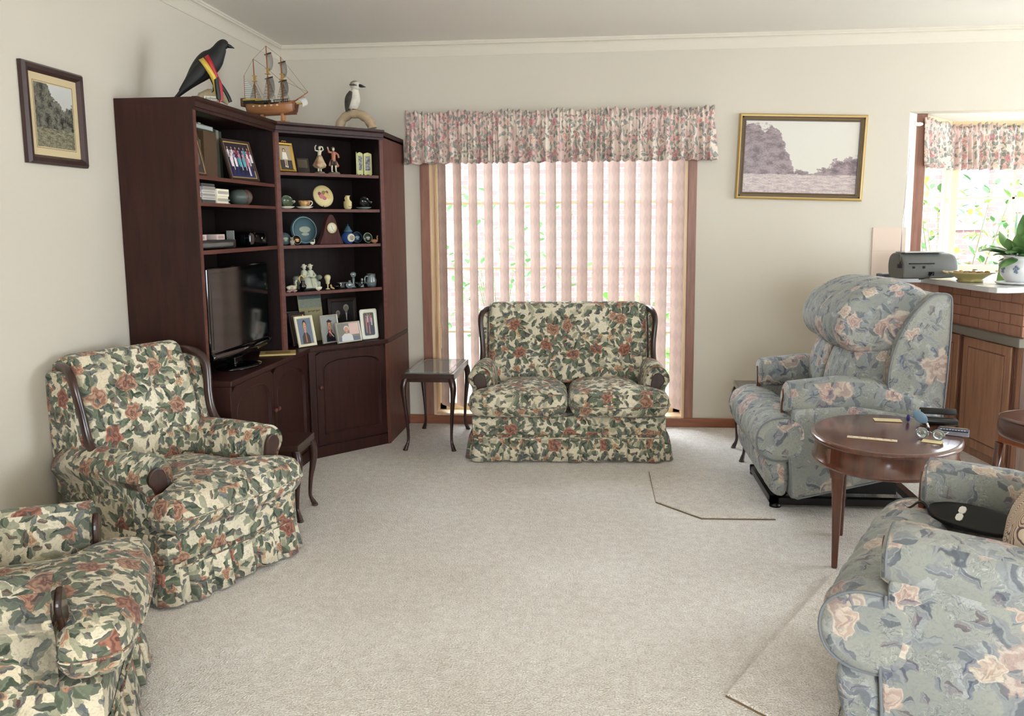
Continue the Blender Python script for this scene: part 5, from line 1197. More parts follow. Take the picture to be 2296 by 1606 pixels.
# --- shelf 3
def wallplate(name, label, p, r, m1, m2, rim, yaw=0, lean=10, cat='plate', relief=True):
    t = thing(name, label, cat, M=placeM(p, YD+yaw, lean)); Rm = Matrix.Rotation(radians(90), 3, 'X')
    MB().lathe([(0, 0), (r*.68, 0), (r, -.008), (r*1.01, -.006), (r*.7, .005), (0, .005)], (0, 0, r+.002), 40, Rm).build('plate', m1, t)
    b = MB(); b.tube([(r*.90*cos(a), -.0035+0, r+.002+r*.90*sin(a)) for a in [2*pi*k/40 for k in range(40)]], r*.045, seg=6, loop=True, flat=.3); b.build('rim_decoration', rim, t)
    if relief: b = MB(); b.ell((0, -.006, r*1.05), (r*.45, .002, r*.22)).ell((0, -.006, r*.72), (r*.30, .002, r*.12)); b.build('relief', m2, t)
    return t
jas = mat('jasper_blue', lin(64, 92, 100), .6); jw = flat(150, 158, 140, .6)
wallplate('jasper_plate', 'large blue-green jasper plate with pale relief on the third corner shelf', dg(686, 546, .13, SH[2]+.001), .088, jas, jw, flat(120, 140, 140), 0, 8)
wallplate('jasper_dish', 'small grey-blue jasper dish at the left end of the third shelf', dg(641, 547, .08, SH[2]+.001), .037, mat('jasper_grey', lin(70, 84, 88), .6), jw, jas)
wallplate('black_rimmed_plate', 'tiny black plate with a gold flower on the third shelf', dg(667, 548, .05, SH[2]+.001), .030, flat(14, 12, 12, .15), flat(214, 150, 90, .3), flat(150, 146, 130), 0, 14)
def animal(name, label, cat, p, s_, m, yaw=0, extra=None):
    t = thing(name, label, cat, M=Matrix.Translation(p) @ Matrix.Rotation(radians(yaw), 4, 'Z') @ Matrix.Scale(s_, 4)); b = MB()
    if name.startswith('bear'):
        b.ell((0, 0, .35), (.28, .24, .36)).ell((0, 0, .80), (.20, .19, .19)).ell((-.14, 0, .96), (.07, .04, .07)).ell((.14, 0, .96), (.07, .04, .07)).ell((.16, -.16, .07), (.12, .18, .08)).ell((-.16, -.16, .07), (.12, .18, .08)).ell((.26, -.1, .45), (.08, .1, .2)).ell((-.26, -.1, .45), (.08, .1, .2)).ell((0, -.18, .76), (.08, .08, .06))
    else:  # swan or duck
        b.tube([(-.55, 0, .42), (-.35, 0, .32), (0, 0, .28), (.30, 0, .34), (.42, 0, .55), (.36, 0, .80), (.44, 0, .95), (.56, 0, .92)], [.05, .22, .30, .20, .10, .08, .11, .03], seg=12).lathe([(0, 0), (.2, 0), (.16, .05), (0, .06)])
    b.build('body', m, t)
    if extra: extra(t)
    return t
animal('bear_figurine', 'tiny grey bear figurine in front of the small jasper dish', 'figurine', dg(655, 549, .02, SH[2]+.001), .048, flat(150, 142, 124, .4), YD+90)
animal('swan_figurine', 'tiny white swan beside the clock on the third shelf', 'figurine', dg(701, 546, .06, SH[2]+.001), .032, porc, YD+90)
t = thing('mantel_clock', 'dark wooden triangular clock with round white face on the third shelf', 'clock', M=Matrix.Translation(dg(741, 548, .07, SH[2]+.001)) @ Matrix.Rotation(radians(YD+90), 4, 'Z'))
b = MB(); tri = [(-.085, 0), (.085, 0), (.060, .055), (.028, .155), (.014, .178), (0, .184), (-.014, .178), (-.028, .155), (-.060, .055)]
b.prism(tri, -.02, .02, 'y'); b.build('case', wood('clock_wood', lin(84, 52, 48), lin(64, 38, 36), .65, spec=.15), t, bevel=.003)
Rm = Matrix.Rotation(radians(90), 3, 'X'); MB().lathe([(0, 0), (.034, 0), (.034, .006), (.030, .008), (.030, .004), (0, .004)], (0, -.020, .100), 32, Rm).build('bezel', M['goldp'], t)
fc_ = MB().lathe([(0, .0035), (.030, .0035), (.030, .006), (0, .006)], (0, -.020, .100), 32, Rm).build('dial', flat(226, 220, 196), t)
b = MB()
for k in range(12):
    a = 2*pi*k/12; b.cbox((.024*sin(a), -.0265, .100+.024*cos(a)), (.0016, .0006, .005), Matrix.Rotation(a, 3, 'Y'))
b.build('hour_marks', flat(60, 50, 40), fc_)
MB().cbox((-.002, -.0270, .107), (.0022, .0006, .016), Matrix.Rotation(radians(-22), 3, 'Y')).build('hour_hand', M['black'], t); MB().cbox((.006, -.0275, .091), (.0016, .0006, .023), Matrix.Rotation(radians(-36), 3, 'Y')).build('minute_hand', M['black'], t)
t = thing('ginger_jar', 'blue lidded jar with a cream oval picture on the third shelf', 'jar', M=Matrix.Translation(dg(781, 547, .06, SH[2]+.001)) @ Matrix.Rotation(radians(YD+90), 4, 'Z'))
MB().lathe([(0, 0), (.022, 0), (.026, .006), (.040, .022), (.044, .040), (.038, .058), (.026, .070), (.024, .074), (0, .074)], seg=28).build('jar_body', mat('cobalt_glaze', lin(44, 74, 130), .15), t)
MB().lathe([(.028, .073), (.030, .080), (.022, .088), (.014, .104), (.012, .108), (.004, .112), (.005, .118), (0, .124)], seg=24).build('lid', mat('teal_glaze', lin(60, 96, 104), .2), t)
o_ = MB().ell((0, -.036, .038), (.027, .010, .026)).build('cream_medallion', flat(214, 206, 180, .2), t); MB().ell((0, -.0455, .038), (.016, .002, .015)).build('etched_scene', vary(mat('etching', rough=.4), lin(150, 140, 116), lin(70, 64, 56), 120), o_)
wallplate('dark_blue_plate', 'small dark blue glazed plate right of the blue jar', dg(802, 547, .09, SH[2]+.001), .038, mat('dark_blue_glaze', lin(24, 40, 52), .12), flat(90, 120, 140, .3), flat(60, 80, 96), 0, 10)
wallplate('oval_miniature', 'small dark green plate with silvery centre near the right of third shelf', dg(826, 547, .055, SH[2]+.001), .034, mat('dark_green_glaze', lin(40, 56, 40), .15), flat(150, 146, 136, .4), flat(180, 180, 166), 0, 10)
animal('brown_bird_figurine', 'small brown bird figurine at the right end of the third shelf', 'figurine', dg(840, 547, .018, SH[2]+.001), .05, flat(140, 96, 66, .4), YD+90)
# --- shelf 4
Z4 = SH[3]+.001
t = animal('swan_teapot', 'cream swan-shaped teapot at the left of the fourth shelf', 'teapot', dg(655, 645, .08, Z4+.002), .066, flat(216, 208, 180, .25), YD+90)
t = thing('swan_jug', 'black and gold swan-neck jug on the fourth shelf', 'jug', M=Matrix.Translation(dg(679, 647, .05, Z4)) @ Matrix.Rotation(radians(YD+90), 4, 'Z'))
MB().lathe([(0, 0), (.012, 0), (.010, .006), (.020, .020), (.023, .034), (.014, .050), (.013, .060), (.016, .064), (0, .060)], seg=20).build('jug_body', M['gloss'], t)
MB().tube(chaikin([(-.012, 0, .052), (-.022, 0, .07), (-.020, 0, .09), (-.010, 0, .098), (0, 0, .09), (.008, 0, .08), (.018, 0, .095)], 2, False), .003, seg=8).build('swan_neck', M['gold'], t)
t = thing('porcelain_couple', 'white porcelain couple seated on a sofa on the fourth shelf', 'figurine', M=Matrix.Translation(dg(691, 641, .14, Z4+.004)) @ Matrix.Rotation(radians(YD+90), 4, 'Z'))
pg = flat(196, 198, 176, .25)
b = MB(); rbox(b, -.075, .075, -.03, .03, 0, .05, .012, n=4); rbox(b, -.085, .085, .015, .032, .01, .085, .01, n=4); b.ell((-.082, 0, .07), (.014, .03, .016)).ell((.078, 0, .07), (.014, .03, .016)); b.build('sofa', flat(150, 156, 140, .25), t)
def sit(x, lean, nm, wide):
    b = MB(); b.tube([(x, 0, .055), (x+lean*.4, -.002, .085), (x+lean, -.004, .112), (x+lean, -.004, .122)], [.022, .018, .020, .007]); b.ell((x+lean, -.006, .134), (.011, .012, .014))
    b.tube([(x-.015+lean, -.004, .108), (x-.022, -.02, .085), (x, -.035, .078)], .0065, seg=8).tube([(x+.015+lean, -.004, .108), (x+.024, -.02, .085), (x+.004, -.035, .078)], .0065, seg=8)
    b.tube([(x, -.01, .06), (x, -.04, .055), (x, -.048, .02), (x, -.052, .004)], [.02*wide, .022*wide, .024*wide, .028*wide], seg=12); h = b.build(nm, pg, t)
    b = MB(); b.lathe([(0, 0), (.019, 0), (.020, .003), (.011, .006), (.009, .014), (0, .016)], (x+lean, -.004, .141), 16, Matrix.Rotation(-.3, 3, 'Y')); b.build('hat', porc, h)
sit(-.030, .004, 'seated_lady', 1.3); sit(.018, -.002, 'seated_gentleman', .9)
animal('duck_figurine', 'small white duck in front of the porcelain couple', 'figurine', dg(714, 645, .05, Z4), .045, porc, YD+90+180)
t = thing('head_vase', 'small cream bust-shaped vase on a foot on the fourth shelf', 'vase', M=Matrix.Translation(dg(735, 641, .09, Z4)) @ Matrix.Rotation(radians(YD+90), 4, 'Z'))
MB().lathe([(0, 0), (.014, 0), (.013, .004), (.004, .007), (.004, .030), (.012, .036), (.013, .052), (.016, .060), (.020, .072), (.018, .084), (.010, .090), (0, .091)], seg=20).build('vase_body', flat(214, 204, 158, .3), t)
t = thing('boot_ornament', 'tiny cream and black boot ornament beside the bust vase', 'ornament', M=Matrix.Translation(dg(743, 642, .06, Z4)) @ Matrix.Rotation(radians(YD+90), 4, 'Z')); MB().tube([(-.004, 0, .030), (0, 0, .012), (.014, -.002, .005), (.020, -.002, .004)], [.006, .006, .006, .003], seg=8).build('boot', flat(190, 160, 110, .3), t)
t = thing('black_bowl', 'little black swan-handled bowl on the fourth shelf', 'bowl', M=Matrix.Translation(dg(755, 641, .07, Z4)) @ Matrix.Rotation(radians(YD+90), 4, 'Z')); MB().lathe([(0, 0), (.010, 0), (.011, .003), (.022, .014), (.024, .022), (.021, .020), (.010, .006), (0, .005)], seg=20).build('bowl', M['gloss'], t)
MB().tube(chaikin([(.018, 0, .014), (.030, 0, .018), (.034, 0, .034), (.026, 0, .036), (.024, 0, .028)], 2, False), .0022, seg=7).build('swan_handle', porc, t)
def gls(name, label, cat, px, py, s_, prof, extra=None, seg=16):
    t = thing(name, label, cat, M=Matrix.Translation(dg(px, py, s_, Z4)) @ Matrix.Rotation(radians(YD+90), 4, 'Z')); b = MB(); b.lathe(prof, seg=seg)
    b.build('glass_body', M['crystal'], t)
    if extra: extra(t)
gls('glass_dish', 'shallow clear glass dish at the middle of the fourth shelf', 'dish', 768, 637, .16, [(0, 0), (.012, 0), (.01, .02), (.034, .030), (.036, .034), (.010, .024), (0, .022)])
gls('glass_scent_bottle', 'round clear glass scent bottle on the fourth shelf', 'bottle', 784, 641, .07, [(0, 0), (.012, 0), (.022, .012), (.022, .026), (.010, .038), (.006, .042), (.010, .048), (0, .049)])
gls('glass_candlestick', 'clear glass candlestick topped by a glass ball', 'candlestick', 793, 640, .12, [(0, 0), (.016, 0), (.008, .006), (.006, .03), (.009, .05), (.006, .062), (.014, .070), (.018, .082), (.014, .094), (0, .099)])
gls('glass_spindle', 'short clear glass spindle right of the candlestick', 'ornament', 812, 641, .08, [(0, 0), (.014, 0), (.006, .008), (.004, .040), (.009, .048), (.006, .056), (0, .058)])
gls('crystal_jug', 'cut crystal jug with handle at the right of the fourth shelf', 'jug', 833, 641, .06, [(0, 0), (.024, 0), (.030, .010), (.034, .04), (.026, .062), (.028, .085), (.024, .084), (.022, .062), (.028, .04), (.022, .008), (0, .006)], lambda t: MB().tube(chaikin([(-.026, 0, .07), (-.048, 0, .068), (-.050, 0, .03), (-.030, 0, .025)], 2, False), .004, seg=8).build('handle', M['crystal'], t))
gls('glass_boat_dish', 'low clear glass boat-shaped dish between spindle and crystal jug', 'dish', 810, 640, .15, [(0, 0), (.016, 0), (.02, .012), (.040, .024), (.042, .028), (.016, .018), (0, .016)])
gls('glass_fish', 'small pointed glass ornament at the right end of the fourth shelf', 'ornament', 858, 639, .12, [(0, 0), (.012, 0), (.020, .012), (.012, .026), (0, .034)], seg=6)
for k, (px, lab) in enumerate(((649, 'left pink glass bird at the front edge of the fourth shelf'), (661, 'right pink glass bird at the front edge of the fourth shelf'))):
    animal('swan_figurine', lab, 'figurine', dg(px, 655, .02, Z4), .030, mat('pink_glass', lin(190, 150, 146), .1, **{'Transmission Weight': .5}), YD+90+180*k)
t = thing('gold_spoon', 'tiny gold-handled spoon at the left end of the fourth shelf', 'spoon', M=Matrix.Translation(dg(645, 656, .03, Z4)) @ Matrix.Rotation(radians(YD+90), 4, 'Z')); b = MB(); b.tube([(-.012, 0, .003), (.016, 0, .004)], .002, seg=6).ell((-.016, 0, .004), (.007, .005, .003)); b.build('spoon', M['gold'], t)
# --- photos on the cabinet top
ZC = ZB+.0035; wf = mat('cream_frame', lin(232, 222, 190), .4); pol = mat('silver_frame', lin(206, 204, 190), .3, .5)
mp_ = [flat(110, 122, 138), flat(206, 150, 120), flat(34, 28, 26), flat(70, 62, 56), flat(176, 110, 96)]
boy = bust(.5, .72, 1.0, 1, 2, 3)+[('p', [(.47, .42), (.53, .42), (.55, .05), (.45, .05)], 4)]
framed('photo_frame', 'cream framed portrait of a young man at the left of the cabinet top', .135, .190, .017, .012, wf, boy, mp_, placeM(dg(690, 774, .035, ZC), YD+10, 13), cat='photo frame')
mg = [flat(150, 150, 146), flat(206, 150, 120), flat(30, 26, 28), flat(26, 24, 30), flat(150, 60, 60), flat(220, 214, 200)]
grad = bust(.5, .66, 1.0, 1, 2, 3)+[('p', [(.3, .80), (.5, .87), (.72, .80), (.5, .75)], 2), ('p', [(.35, .42), (.45, .5), (.5, .2), (.42, .2)], 4), ('p', [(.65, .42), (.55, .5), (.5, .2), (.58, .2)], 4), ('p', [(.4, .40), (.44, .42), (.72, .18), (.68, .15)], 5)]
framed('photo_frame', 'silver framed portrait of a graduate holding a scroll on the cabinet top', .135, .178, .010, .012, pol, grad, mg, placeM(dg(743, 763, .07, ZC), YD+8, 10), cat='photo frame')
mo = [flat(130, 128, 120), flat(200, 150, 124), flat(210, 206, 200), flat(214, 214, 214), flat(110, 116, 130), flat(220, 190, 180)]
old = [('r', (.55, .35, 1, 1), 5), ('r', (0, 0, 1, .22), 4)]+bust(.42, .68, .9, 1, 2, 3)
framed('photo_frame', 'wide silver framed photo of a man in a white shirt on the cabinet top', .185, .130, .010, .012, pol, old, mo, placeM(dg(784, 763, .012, ZC), YD+6, 12), cat='photo frame')
mfm = [flat(100, 96, 90), flat(206, 160, 136), flat(60, 50, 44), flat(150, 110, 130), flat(90, 90, 104), flat(190, 120, 110), flat(196, 196, 206)]
fam = [('r', (0, 0, 1, .35), 4)]+figure(.25, .12, .8, 1, 2, 5, 1)+figure(.75, .12, .8, 1, 2, 6, 4)+figure(.5, .06, .9, 1, 2, 3, 1)+figure(.38, .3, .7, 1, 2, 6, 4)+figure(.62, .3, .7, 1, 2, 5, 4)
framed('photo_frame', 'white round-cornered frame with a family photo at the right of the cabinet top', .128, .195, .024, .012, mat('white_frame', lin(232, 230, 214), .35), fam, mfm, placeM(dg(830, 756, .055, ZC), YD+2, 7), rounded=.014, cat='photo frame')
framed('photo_frame', 'dark brown gilt-lined frame behind the cream framed portrait', .130, .205, .016, .012, flat(50, 34, 28), None, [flat(70, 62, 56)], placeM(dg(676, 772, .11, ZC), YD+14, 12), inner=(.003, M['gold']), cat='photo frame')
framed('photo_frame', 'black frame leaning in the left back corner of the cabinet top', .13, .21, .02, .012, M['black'], None, [flat(30, 32, 36, .2)], placeM(dg(655, 770, .19, ZC), YD-10, 16), cat='photo frame')
t = thing('calendar', 'leaning calendar with a landscape and yellow page below the fourth shelf', 'calendar', M=placeM(dg(705, 765, .22, ZC), YD+5, 9))
b = MB(); b.box(-.085, .085, -.004, 0, 0, .312); cal = b.build('board', flat(150, 140, 100), t)
b = MB(); b.add([(-.083, -.0045, .215), (.083, -.0045, .215), (.083, -.0045, .309), (-.083, -.0045, .309)], [(0, 1, 2, 3)], uvs=[[(0, 0), (1, 0), (1, 1), (0, 1)]]); b.build('landscape_print', landscape('calendar_print', lin(80, 90, 84), lin(140, 140, 110), lin(40, 48, 44), lin(24, 30, 30), lin(120, 124, 96), lin(90, 96, 74), .6, 1.2, 1.1, 1.0, 16), cal, uvoff=(0, 0))
b = MB()
for k in range(9): b.box(-.02+k*.010, -.013+k*.010, -.0046, -.0042, .186+.003*(k % 3), .198-.002*(k % 2))
b.build('faint_lettering', flat(80, 74, 50), cal)
mc = [flat(34, 30, 28), flat(120, 110, 96), flat(20, 18, 18), flat(190, 186, 170), flat(150, 146, 134)]
coup = bust(.27, .42, .75, 1, 4, 2)+bust(.66, .66, .95, 1, 4, 2)+[('p', [(.63, .42), (.69, .42), (.675, .05), (.645, .05)], 3)]
framed('photo_frame', 'dark framed portrait of an elderly couple at the back of the cabinet', .215, .185, .028, .014, flat(44, 28, 22), coup, mc, Matrix.Translation((0, 0, .075)) @ placeM(dg(771, 762, .27, ZC), YD, 4), cat='photo frame', stand=False)
bx_ = MB().cbox((0, 0, 0), (.17, .07, .074)); o = bx_.build('album_box', flat(34, 26, 24)); pbx = dg(771, 762, .275, ZC+.037); o.matrix_world = Matrix.Translation(pbx) @ Matrix.Rotation(radians(YD+90), 4, 'Z'); tag(o, 'dark box holding up the elderly couple portrait', 'box')
# ------------------------------------------------------------------ wall unit shelves
XS = XU
# television
tv = thing('television', 'black flat television on its stand in the wall unit', 'television', M=Matrix.Translation((-1.905, 4.235, ZB+.001)) @ Matrix.Rotation(radians(90), 4, 'Z'))
MB().lathe([(0, 0), (1, 0), (1, .008), (.75, .014), (.3, .022), (0, .024)], seg=40).xf(Matrix.Diagonal((.165, .105, 1, 1)) if True else None).build('stand_base', M['gloss'], tv)
MB().box(-.05, .05, -.005, .03, .014, .10).build('stand_neck', M['gloss'], tv, bevel=.006)
sc_ = MB().box(-.365, .365, -.03, .03, .075, .535).build('screen_case', M['gloss'], tv, bevel=.008)
MB().box(-.335, .335, -.0312, -.0302, .135, .508).build('screen', M['screen'], sc_)
b = MB(); secs = []
for k in range(21):
    u = -1+2*k/20; secs.append([(u*.365, -.030, .118), (u*.365, -.040-.006*(1-u*u), .10), (u*.365, -.036, .082-.018*(1-u*u)), (u*.365, -.020, .076-.018*(1-u*u)), (u*.365, -.0, .08), (u*.365, -.0, .118)])
b.loft(secs); b.build('lower_bezel', M['gloss'], tv)
b = MB(); b.box(-.022, .022, -.0475, -.0465, .097, .1005); b.build('maker_badge', M['silver'], tv)
o = MB().cbox((0, 0, .004), (.20, .15, .008)).build('book', flat(196, 170, 110)); o.location = (-1.86, 4.665, ZB+.001); o.rotation_euler = (0, 0, radians(20)); tag(o, 'thin tan book lying at the foot of the television', 'book')
MB().cbox((0, 0, .0084), (.14, .09, .0006)).build('cover_print', flat(150, 120, 76), o)
# shelf 1: leaning frame, upright books, album, group photo
def book(px0, px1, zt, depth, col, x, zsh, label, grp, yoff=0, py=400):
    a = lw(px0, py, XS-.02, zsh).y; c_ = lw(px1, py, XS-.02, zsh).y; m_ = flat(*col)
    o = MB().box(x-depth, x, a+.001, c_-.001, zsh, zt).build('book', m_, bevel=.0015)
    MB().box(x-depth+.004, x-.004, a+.004, c_-.004, zt-.002, zt+.0008).build('pages', flat(200, 192, 170), o); return tag(o, label, 'book', grp)
Z1s = 1.676
bl = [((92, 96, 88), 1.905, 'pale grey book, first from the left on the top left shelf'), ((30, 34, 46), 1.905, 'navy book standing second on the top left shelf'), ((60, 66, 50), 1.88, 'dark green book standing third on the top left shelf'), ((96, 98, 84), 1.875, 'olive grey book standing fourth on the top left shelf'), ((118, 118, 104), 1.865, 'light olive book standing fifth on the top left shelf'), ((84, 84, 70), 1.858, 'thin dull green book beside the brown album')]
xs_ = [443, 452, 459, 466, 473, 478, 482]
for k, (col, zt, lab) in enumerate(bl): book(xs_[k], xs_[k+1], zt, .20, col, -1.955, Z1s, lab, 'upright books on the top left shelf')
book(484, 511, 1.905, .24, (84, 62, 40), -1.945, Z1s, 'thick brown album beside the group photo', None)
o = MB().box(-2.20, -1.945, 3.88, 4.165, 1.909, 1.930).build('book', flat(120, 130, 128)); tag(o, 'large pale grey book lying across the tops of the upright books', 'book')
MB().box(-2.195, -1.9445, 3.885, 4.16, 1.912, 1.927).build('pages', flat(170, 174, 168), o)
gcols = [((176, 178, 150), 'cream'), ((40, 92, 62), 'dark green'), ((54, 110, 74), 'mid green'), ((150, 160, 130), 'sage'), ((34, 84, 56), 'bottle green'), ((50, 60, 50), 'grey green'), ((150, 146, 124), 'beige'), ((66, 72, 60), 'moss')]
for k, (col, nm) in enumerate(gcols):
    y0 = 4.205+k*.033; o = MB().box(-2.16, -2.04, y0, y0+.031, Z1s, 1.962-.003*k).build('book', flat(*col), bevel=.0015); tag(o, nm+' spine, number %s from the left of the row behind the group photo' % ('one two three four five six seven eight'.split()[k]), 'book', 'green books behind the group photo')
mgp = [flat(70, 70, 84), flat(206, 160, 150), flat(40, 30, 40), flat(226, 214, 220), flat(150, 50, 80), flat(60, 160, 170), flat(40, 44, 90), flat(190, 120, 140)]
rr = random.Random(2); grp_ = [('r', (0, 0, 1, .3), 6), ('r', (0, .75, 1, 1), 2)]
for row, (z0, s_) in enumerate(((.36, .55), (.22, .6), (.06, .64))):
    for k in range(6-(row == 2)): grp_ += figure(.12+k*.155+(row % 2)*.06, z0, s_*.95, 1, 2, rr.choice([3, 4, 5, 7, 3, 6]), rr.choice([6, 2, 3]))
pA = px_on(545, 405, (1, 0, 0), -1.90)
framed('photo_frame', 'dark framed colour photo of a large family group on the top left shelf', .235, .225, .014, .014, flat(60, 40, 32), grp_, mgp, placeM(Vector((-1.905, pA.y+.035, Z1s)), -14, 16), inner=(.005, M['goldp']), cat='photo frame')
framed('photo_frame', 'dark framed photo leaning sideways at the left of the top left shelf', .12, .215, .010, .010, flat(74, 50, 38), [('e', (.5, .5, .3, .3), 1)], [flat(60, 50, 50), flat(110, 96, 92)], placeM(Vector((-1.893, 3.905, Z1s)), 4, 12, 0), stand=False, inner=(.003, M['goldp']), cat='photo frame')
# shelf 2: stacks of discs and tapes
Z2s = 1.549
def stack(x, y0, y1, n, hh, cols, name, lab, grp, dep=.13):
    z = Z2s
    for k in range(n):
        j = random.Random(k+int(y0*100)).uniform(-.004, .004); c_ = cols[k % len(cols)]
        o = MB().box(x-dep+j, x+j, y0+abs(j), y1-abs(j), z+.0003, z+hh-.0003).build(name, flat(*c_), bevel=.0008)
        MB().box(x+j-.0005, x+j+.0006, y0+.006, y1-.006, z+hh*.3, z+hh*.7).build('spine_label', flat(*[min(255, int(v*.75)) for v in c_]), o)
        tag(o, lab % ('bottom', 'second', 'third', 'fourth', 'fifth', 'sixth', 'seventh')[k], 'case', grp); z += hh
stack(-1.90, 3.850, 3.905, 3, .026, [(110, 84, 92), (224, 222, 224), (120, 150, 200)], 'tape_case', '%s case from below in the small stack at the left end of second shelf', 'tape cases at the left')
stack(-1.895, 3.908, 4.045, 6, .0155, [(90, 88, 86), (206, 200, 190), (186, 180, 172), (214, 208, 198), (170, 164, 156)], 'disc_case', '%s case from below in the tall grey stack on second shelf', 'grey disc cases')
stack(-1.885, 4.050, 4.180, 2, .036, [(234, 224, 200), (238, 230, 208)], 'cream_box', '%s cream box from below on the second left shelf', 'cream boxes')
stack(-1.95, 4.190, 4.330, 3, .009, [(200, 198, 190), (110, 108, 104), (150, 150, 150)], 'slim_case', '%s slim case from below in the low stack right of the cream boxes', 'slim cases')
t = thing('striped_canister', 'round grey canister with brown bands lying on the second left shelf', 'canister', M=Matrix.Translation((-1.97, 4.50, Z2s+.0445)) @ Matrix.Rotation(radians(-20), 4, 'Z') @ Matrix.Rotation(radians(-90), 4, 'X'))
MB().lathe([(0, -.06), (.025, -.058), (.038, -.04), (.042, -.01), (.042, .05), (.036, .062), (0, .064)], seg=28).build('canister_body', flat(84, 92, 86, .4), t)
for z in (.018, .046): MB().lathe([(.0425, z-.006), (.0435, z), (.0425, z+.006), (.041, z)], seg=28).build('brown_band', flat(116, 76, 58, .4), t)
# shelf 3
Z3s = 1.323
t = thing('disc_player', 'flat dark disc player on the third left shelf', 'player', (-1.99, 4.045, Z3s)); MB().box(-.11, .10, -.20, .20, .006, .045).build('case', M['black'], t, bevel=.003); MB().box(.1, .102, -.18, .16, .014, .032).build('front_panel', flat(90, 94, 90, .2), t)
for k, (x, y, l) in enumerate(((-1.95, 3.905, 'left pale box on top of the disc player'), (-1.95, 4.115, 'right pale box on top of the disc player'))): o = MB().box(x-.05, x+.04, y-.045, y+.055-(k*.01), Z3s+.0455, Z3s+.073).build('small_box', flat(206, 186, 176), bevel=.002); tag(o, l, 'box', 'pale boxes on the disc player'); MB().box(x+.04, x+.0405, y-.03, y+.03, Z3s+.052, Z3s+.066).build('label', flat(176, 150, 140), o)
o = MB().box(-1.995, -1.955, 4.365, 4.375, Z3s, Z3s+.09).build('disc_sleeve', flat(140, 142, 138)); tag(o, 'white disc sleeve standing upright on the third left shelf', 'sleeve')
t = thing('set_top_box', 'glossy black set-top box at the right of the third left shelf', 'box', (-1.99, 4.59, Z3s)); b = MB(); rbox(b, -.10, .09, -.13, .13, .0, .085, .02, n=6); b.build('case', M['gloss'], t); MB().ell((.091, .02, .045), (.003, .008, .008)).build('button', M['silver'], t)
# ------------------------------------------------------------------ on top of the cabinets
fea = mat('black_feathers', lin(12, 12, 14), .6); 
cw_ = thing('crow', 'stuffed black bird with red and yellow ribbon sash on top of the wall unit', 'bird', M=Matrix.Translation((-1.90, 4.085, ZT+.004)) @ Matrix.Rotation(radians(28), 4, 'Z') @ Matrix.Diagonal((.84, 1, 1, 1)))
# local x is the way it faces; body rises from tail to head
b = MB(); sp = [(-.215, 0, .008), (-.17, 0, .045), (-.12, 0, .095), (-.07, 0, .145), (-.02, 0, .185), (.02, 0, .212), (.045, 0, .245), (.062, 0, .272), (.080, 0, .285), (.098, 0, .281)]
rd_ = [(.006, .026), (.012, .030), (.030, .038), (.052, .050), (.064, .056), (.055, .050), (.040, .038), (.033, .032), (.028, .028), (.016, .016)]
stube(b, sp, rd_, seg=20, up=(0, 0, 1)); crow = b.build('body', fea, cw_)
MB().tube([(.095, 0, .281), (.115, 0, .277), (.136, 0, .270)], [.012, .008, .0015], seg=10).build('beak', M['black'], cw_)
for sy in (-1, 1):
    MB().ell((.085, sy*.024, .288), (.004, .002, .004), seg=8, rings=6).build('eye', flat(60, 50, 40, .1), cw_)
    b = MB(); stube(b, [(-.175, sy*.022, .048), (-.11, sy*.040, .108), (-.05, sy*.050, .162), (.0, sy*.044, .20)], [(.010, .006), (.030, .010), (.036, .012), (.014, .008)], seg=10, up=(0, 0, 1)); b.build('wing', fea, cw_)
    b = MB(); b.tube([(.0, sy*.02, .135), (.012, sy*.022, .09), (.008, sy*.022, .062)], [.016, .005, .0035], seg=8)
    for dx, dy in ((.022, 0), (.016, .012), (.016, -.012), (-.012, 0)): b.tube([(.008, sy*.022, .062), (.008+dx, sy*.022+dy, .050)], .0028, seg=6)
    b.build('leg', M['black'], cw_)
stn = vary(mat('perch_stone', rough=.8), lin(176, 158, 126), lin(140, 124, 98), 8)
b = MB(); b.tube([(-.085, 0, .004), (-.065, 0, .030), (-.02, 0, .046), (.03, 0, .044), (.07, 0, .022), (.088, 0, -.0+.004)], [.012, .02, .024, .024, .02, .012], seg=14); ps = b.build('perch', stn, cw_)
pl = MB().box(-.048, .022, -.0275, -.0255, .012, .032).build('name_plate', flat(226, 220, 200), cw_)
f = bpy.data.curves.new('lettering', 'FONT'); f.body = 'Andrew'; f.size = .019; f.extrude = .0003; f.align_x = 'CENTER'
f.materials.append(flat(40, 34, 30)); _t = bpy.data.objects.new('lettering_curve', f); C.objects.link(_t); bpy.context.view_layer.update()
_me = bpy.data.meshes.new_from_object(_t.evaluated_get(bpy.context.evaluated_depsgraph_get())); bpy.data.objects.remove(_t)
fo = bpy.data.objects.new('lettering', _me); C.objects.link(fo); fo.parent = pl; fo.location = (-.013, -.0279, .015); fo.rotation_euler = (radians(90), 0, 0)
def ribbon(pts, w, m, name, parent, wdir=(1, 0, 0)):
    b = MB(); P = chaikin(pts, 3, False); wd = Vector(wdir)
    b.loft([[tuple(Vector(p)-wd*w/2), tuple(Vector(p)+wd*w/2)] for p in P], closed=False, caps=False); return b.build(name, m, parent, solid=.0008)
red, yel, drk = flat(170, 36, 44, .35), flat(206, 176, 70, .35), flat(30, 32, 26, .4)
ribbon([(-.045, .058, .150), (-.062, .0, .2185), (-.048, -.078, .190), (-.018, -.082, .150), (.014, -.058, .105), (.018, -.050, .070), (.030, -.046, .02)], .028, yel, 'yellow_ribbon', cw_, (.85, 0, .5))
ribbon([(-.02, .058, .168), (-.034, .0, .237), (-.020, -.076, .205), (.002, -.080, .160), (.022, -.056, .118), (.042, -.052, .085), (.046, -.052, .03), (.040, -.05, .004)], .026, red, 'red_ribbon', cw_, (.85, 0, .5))
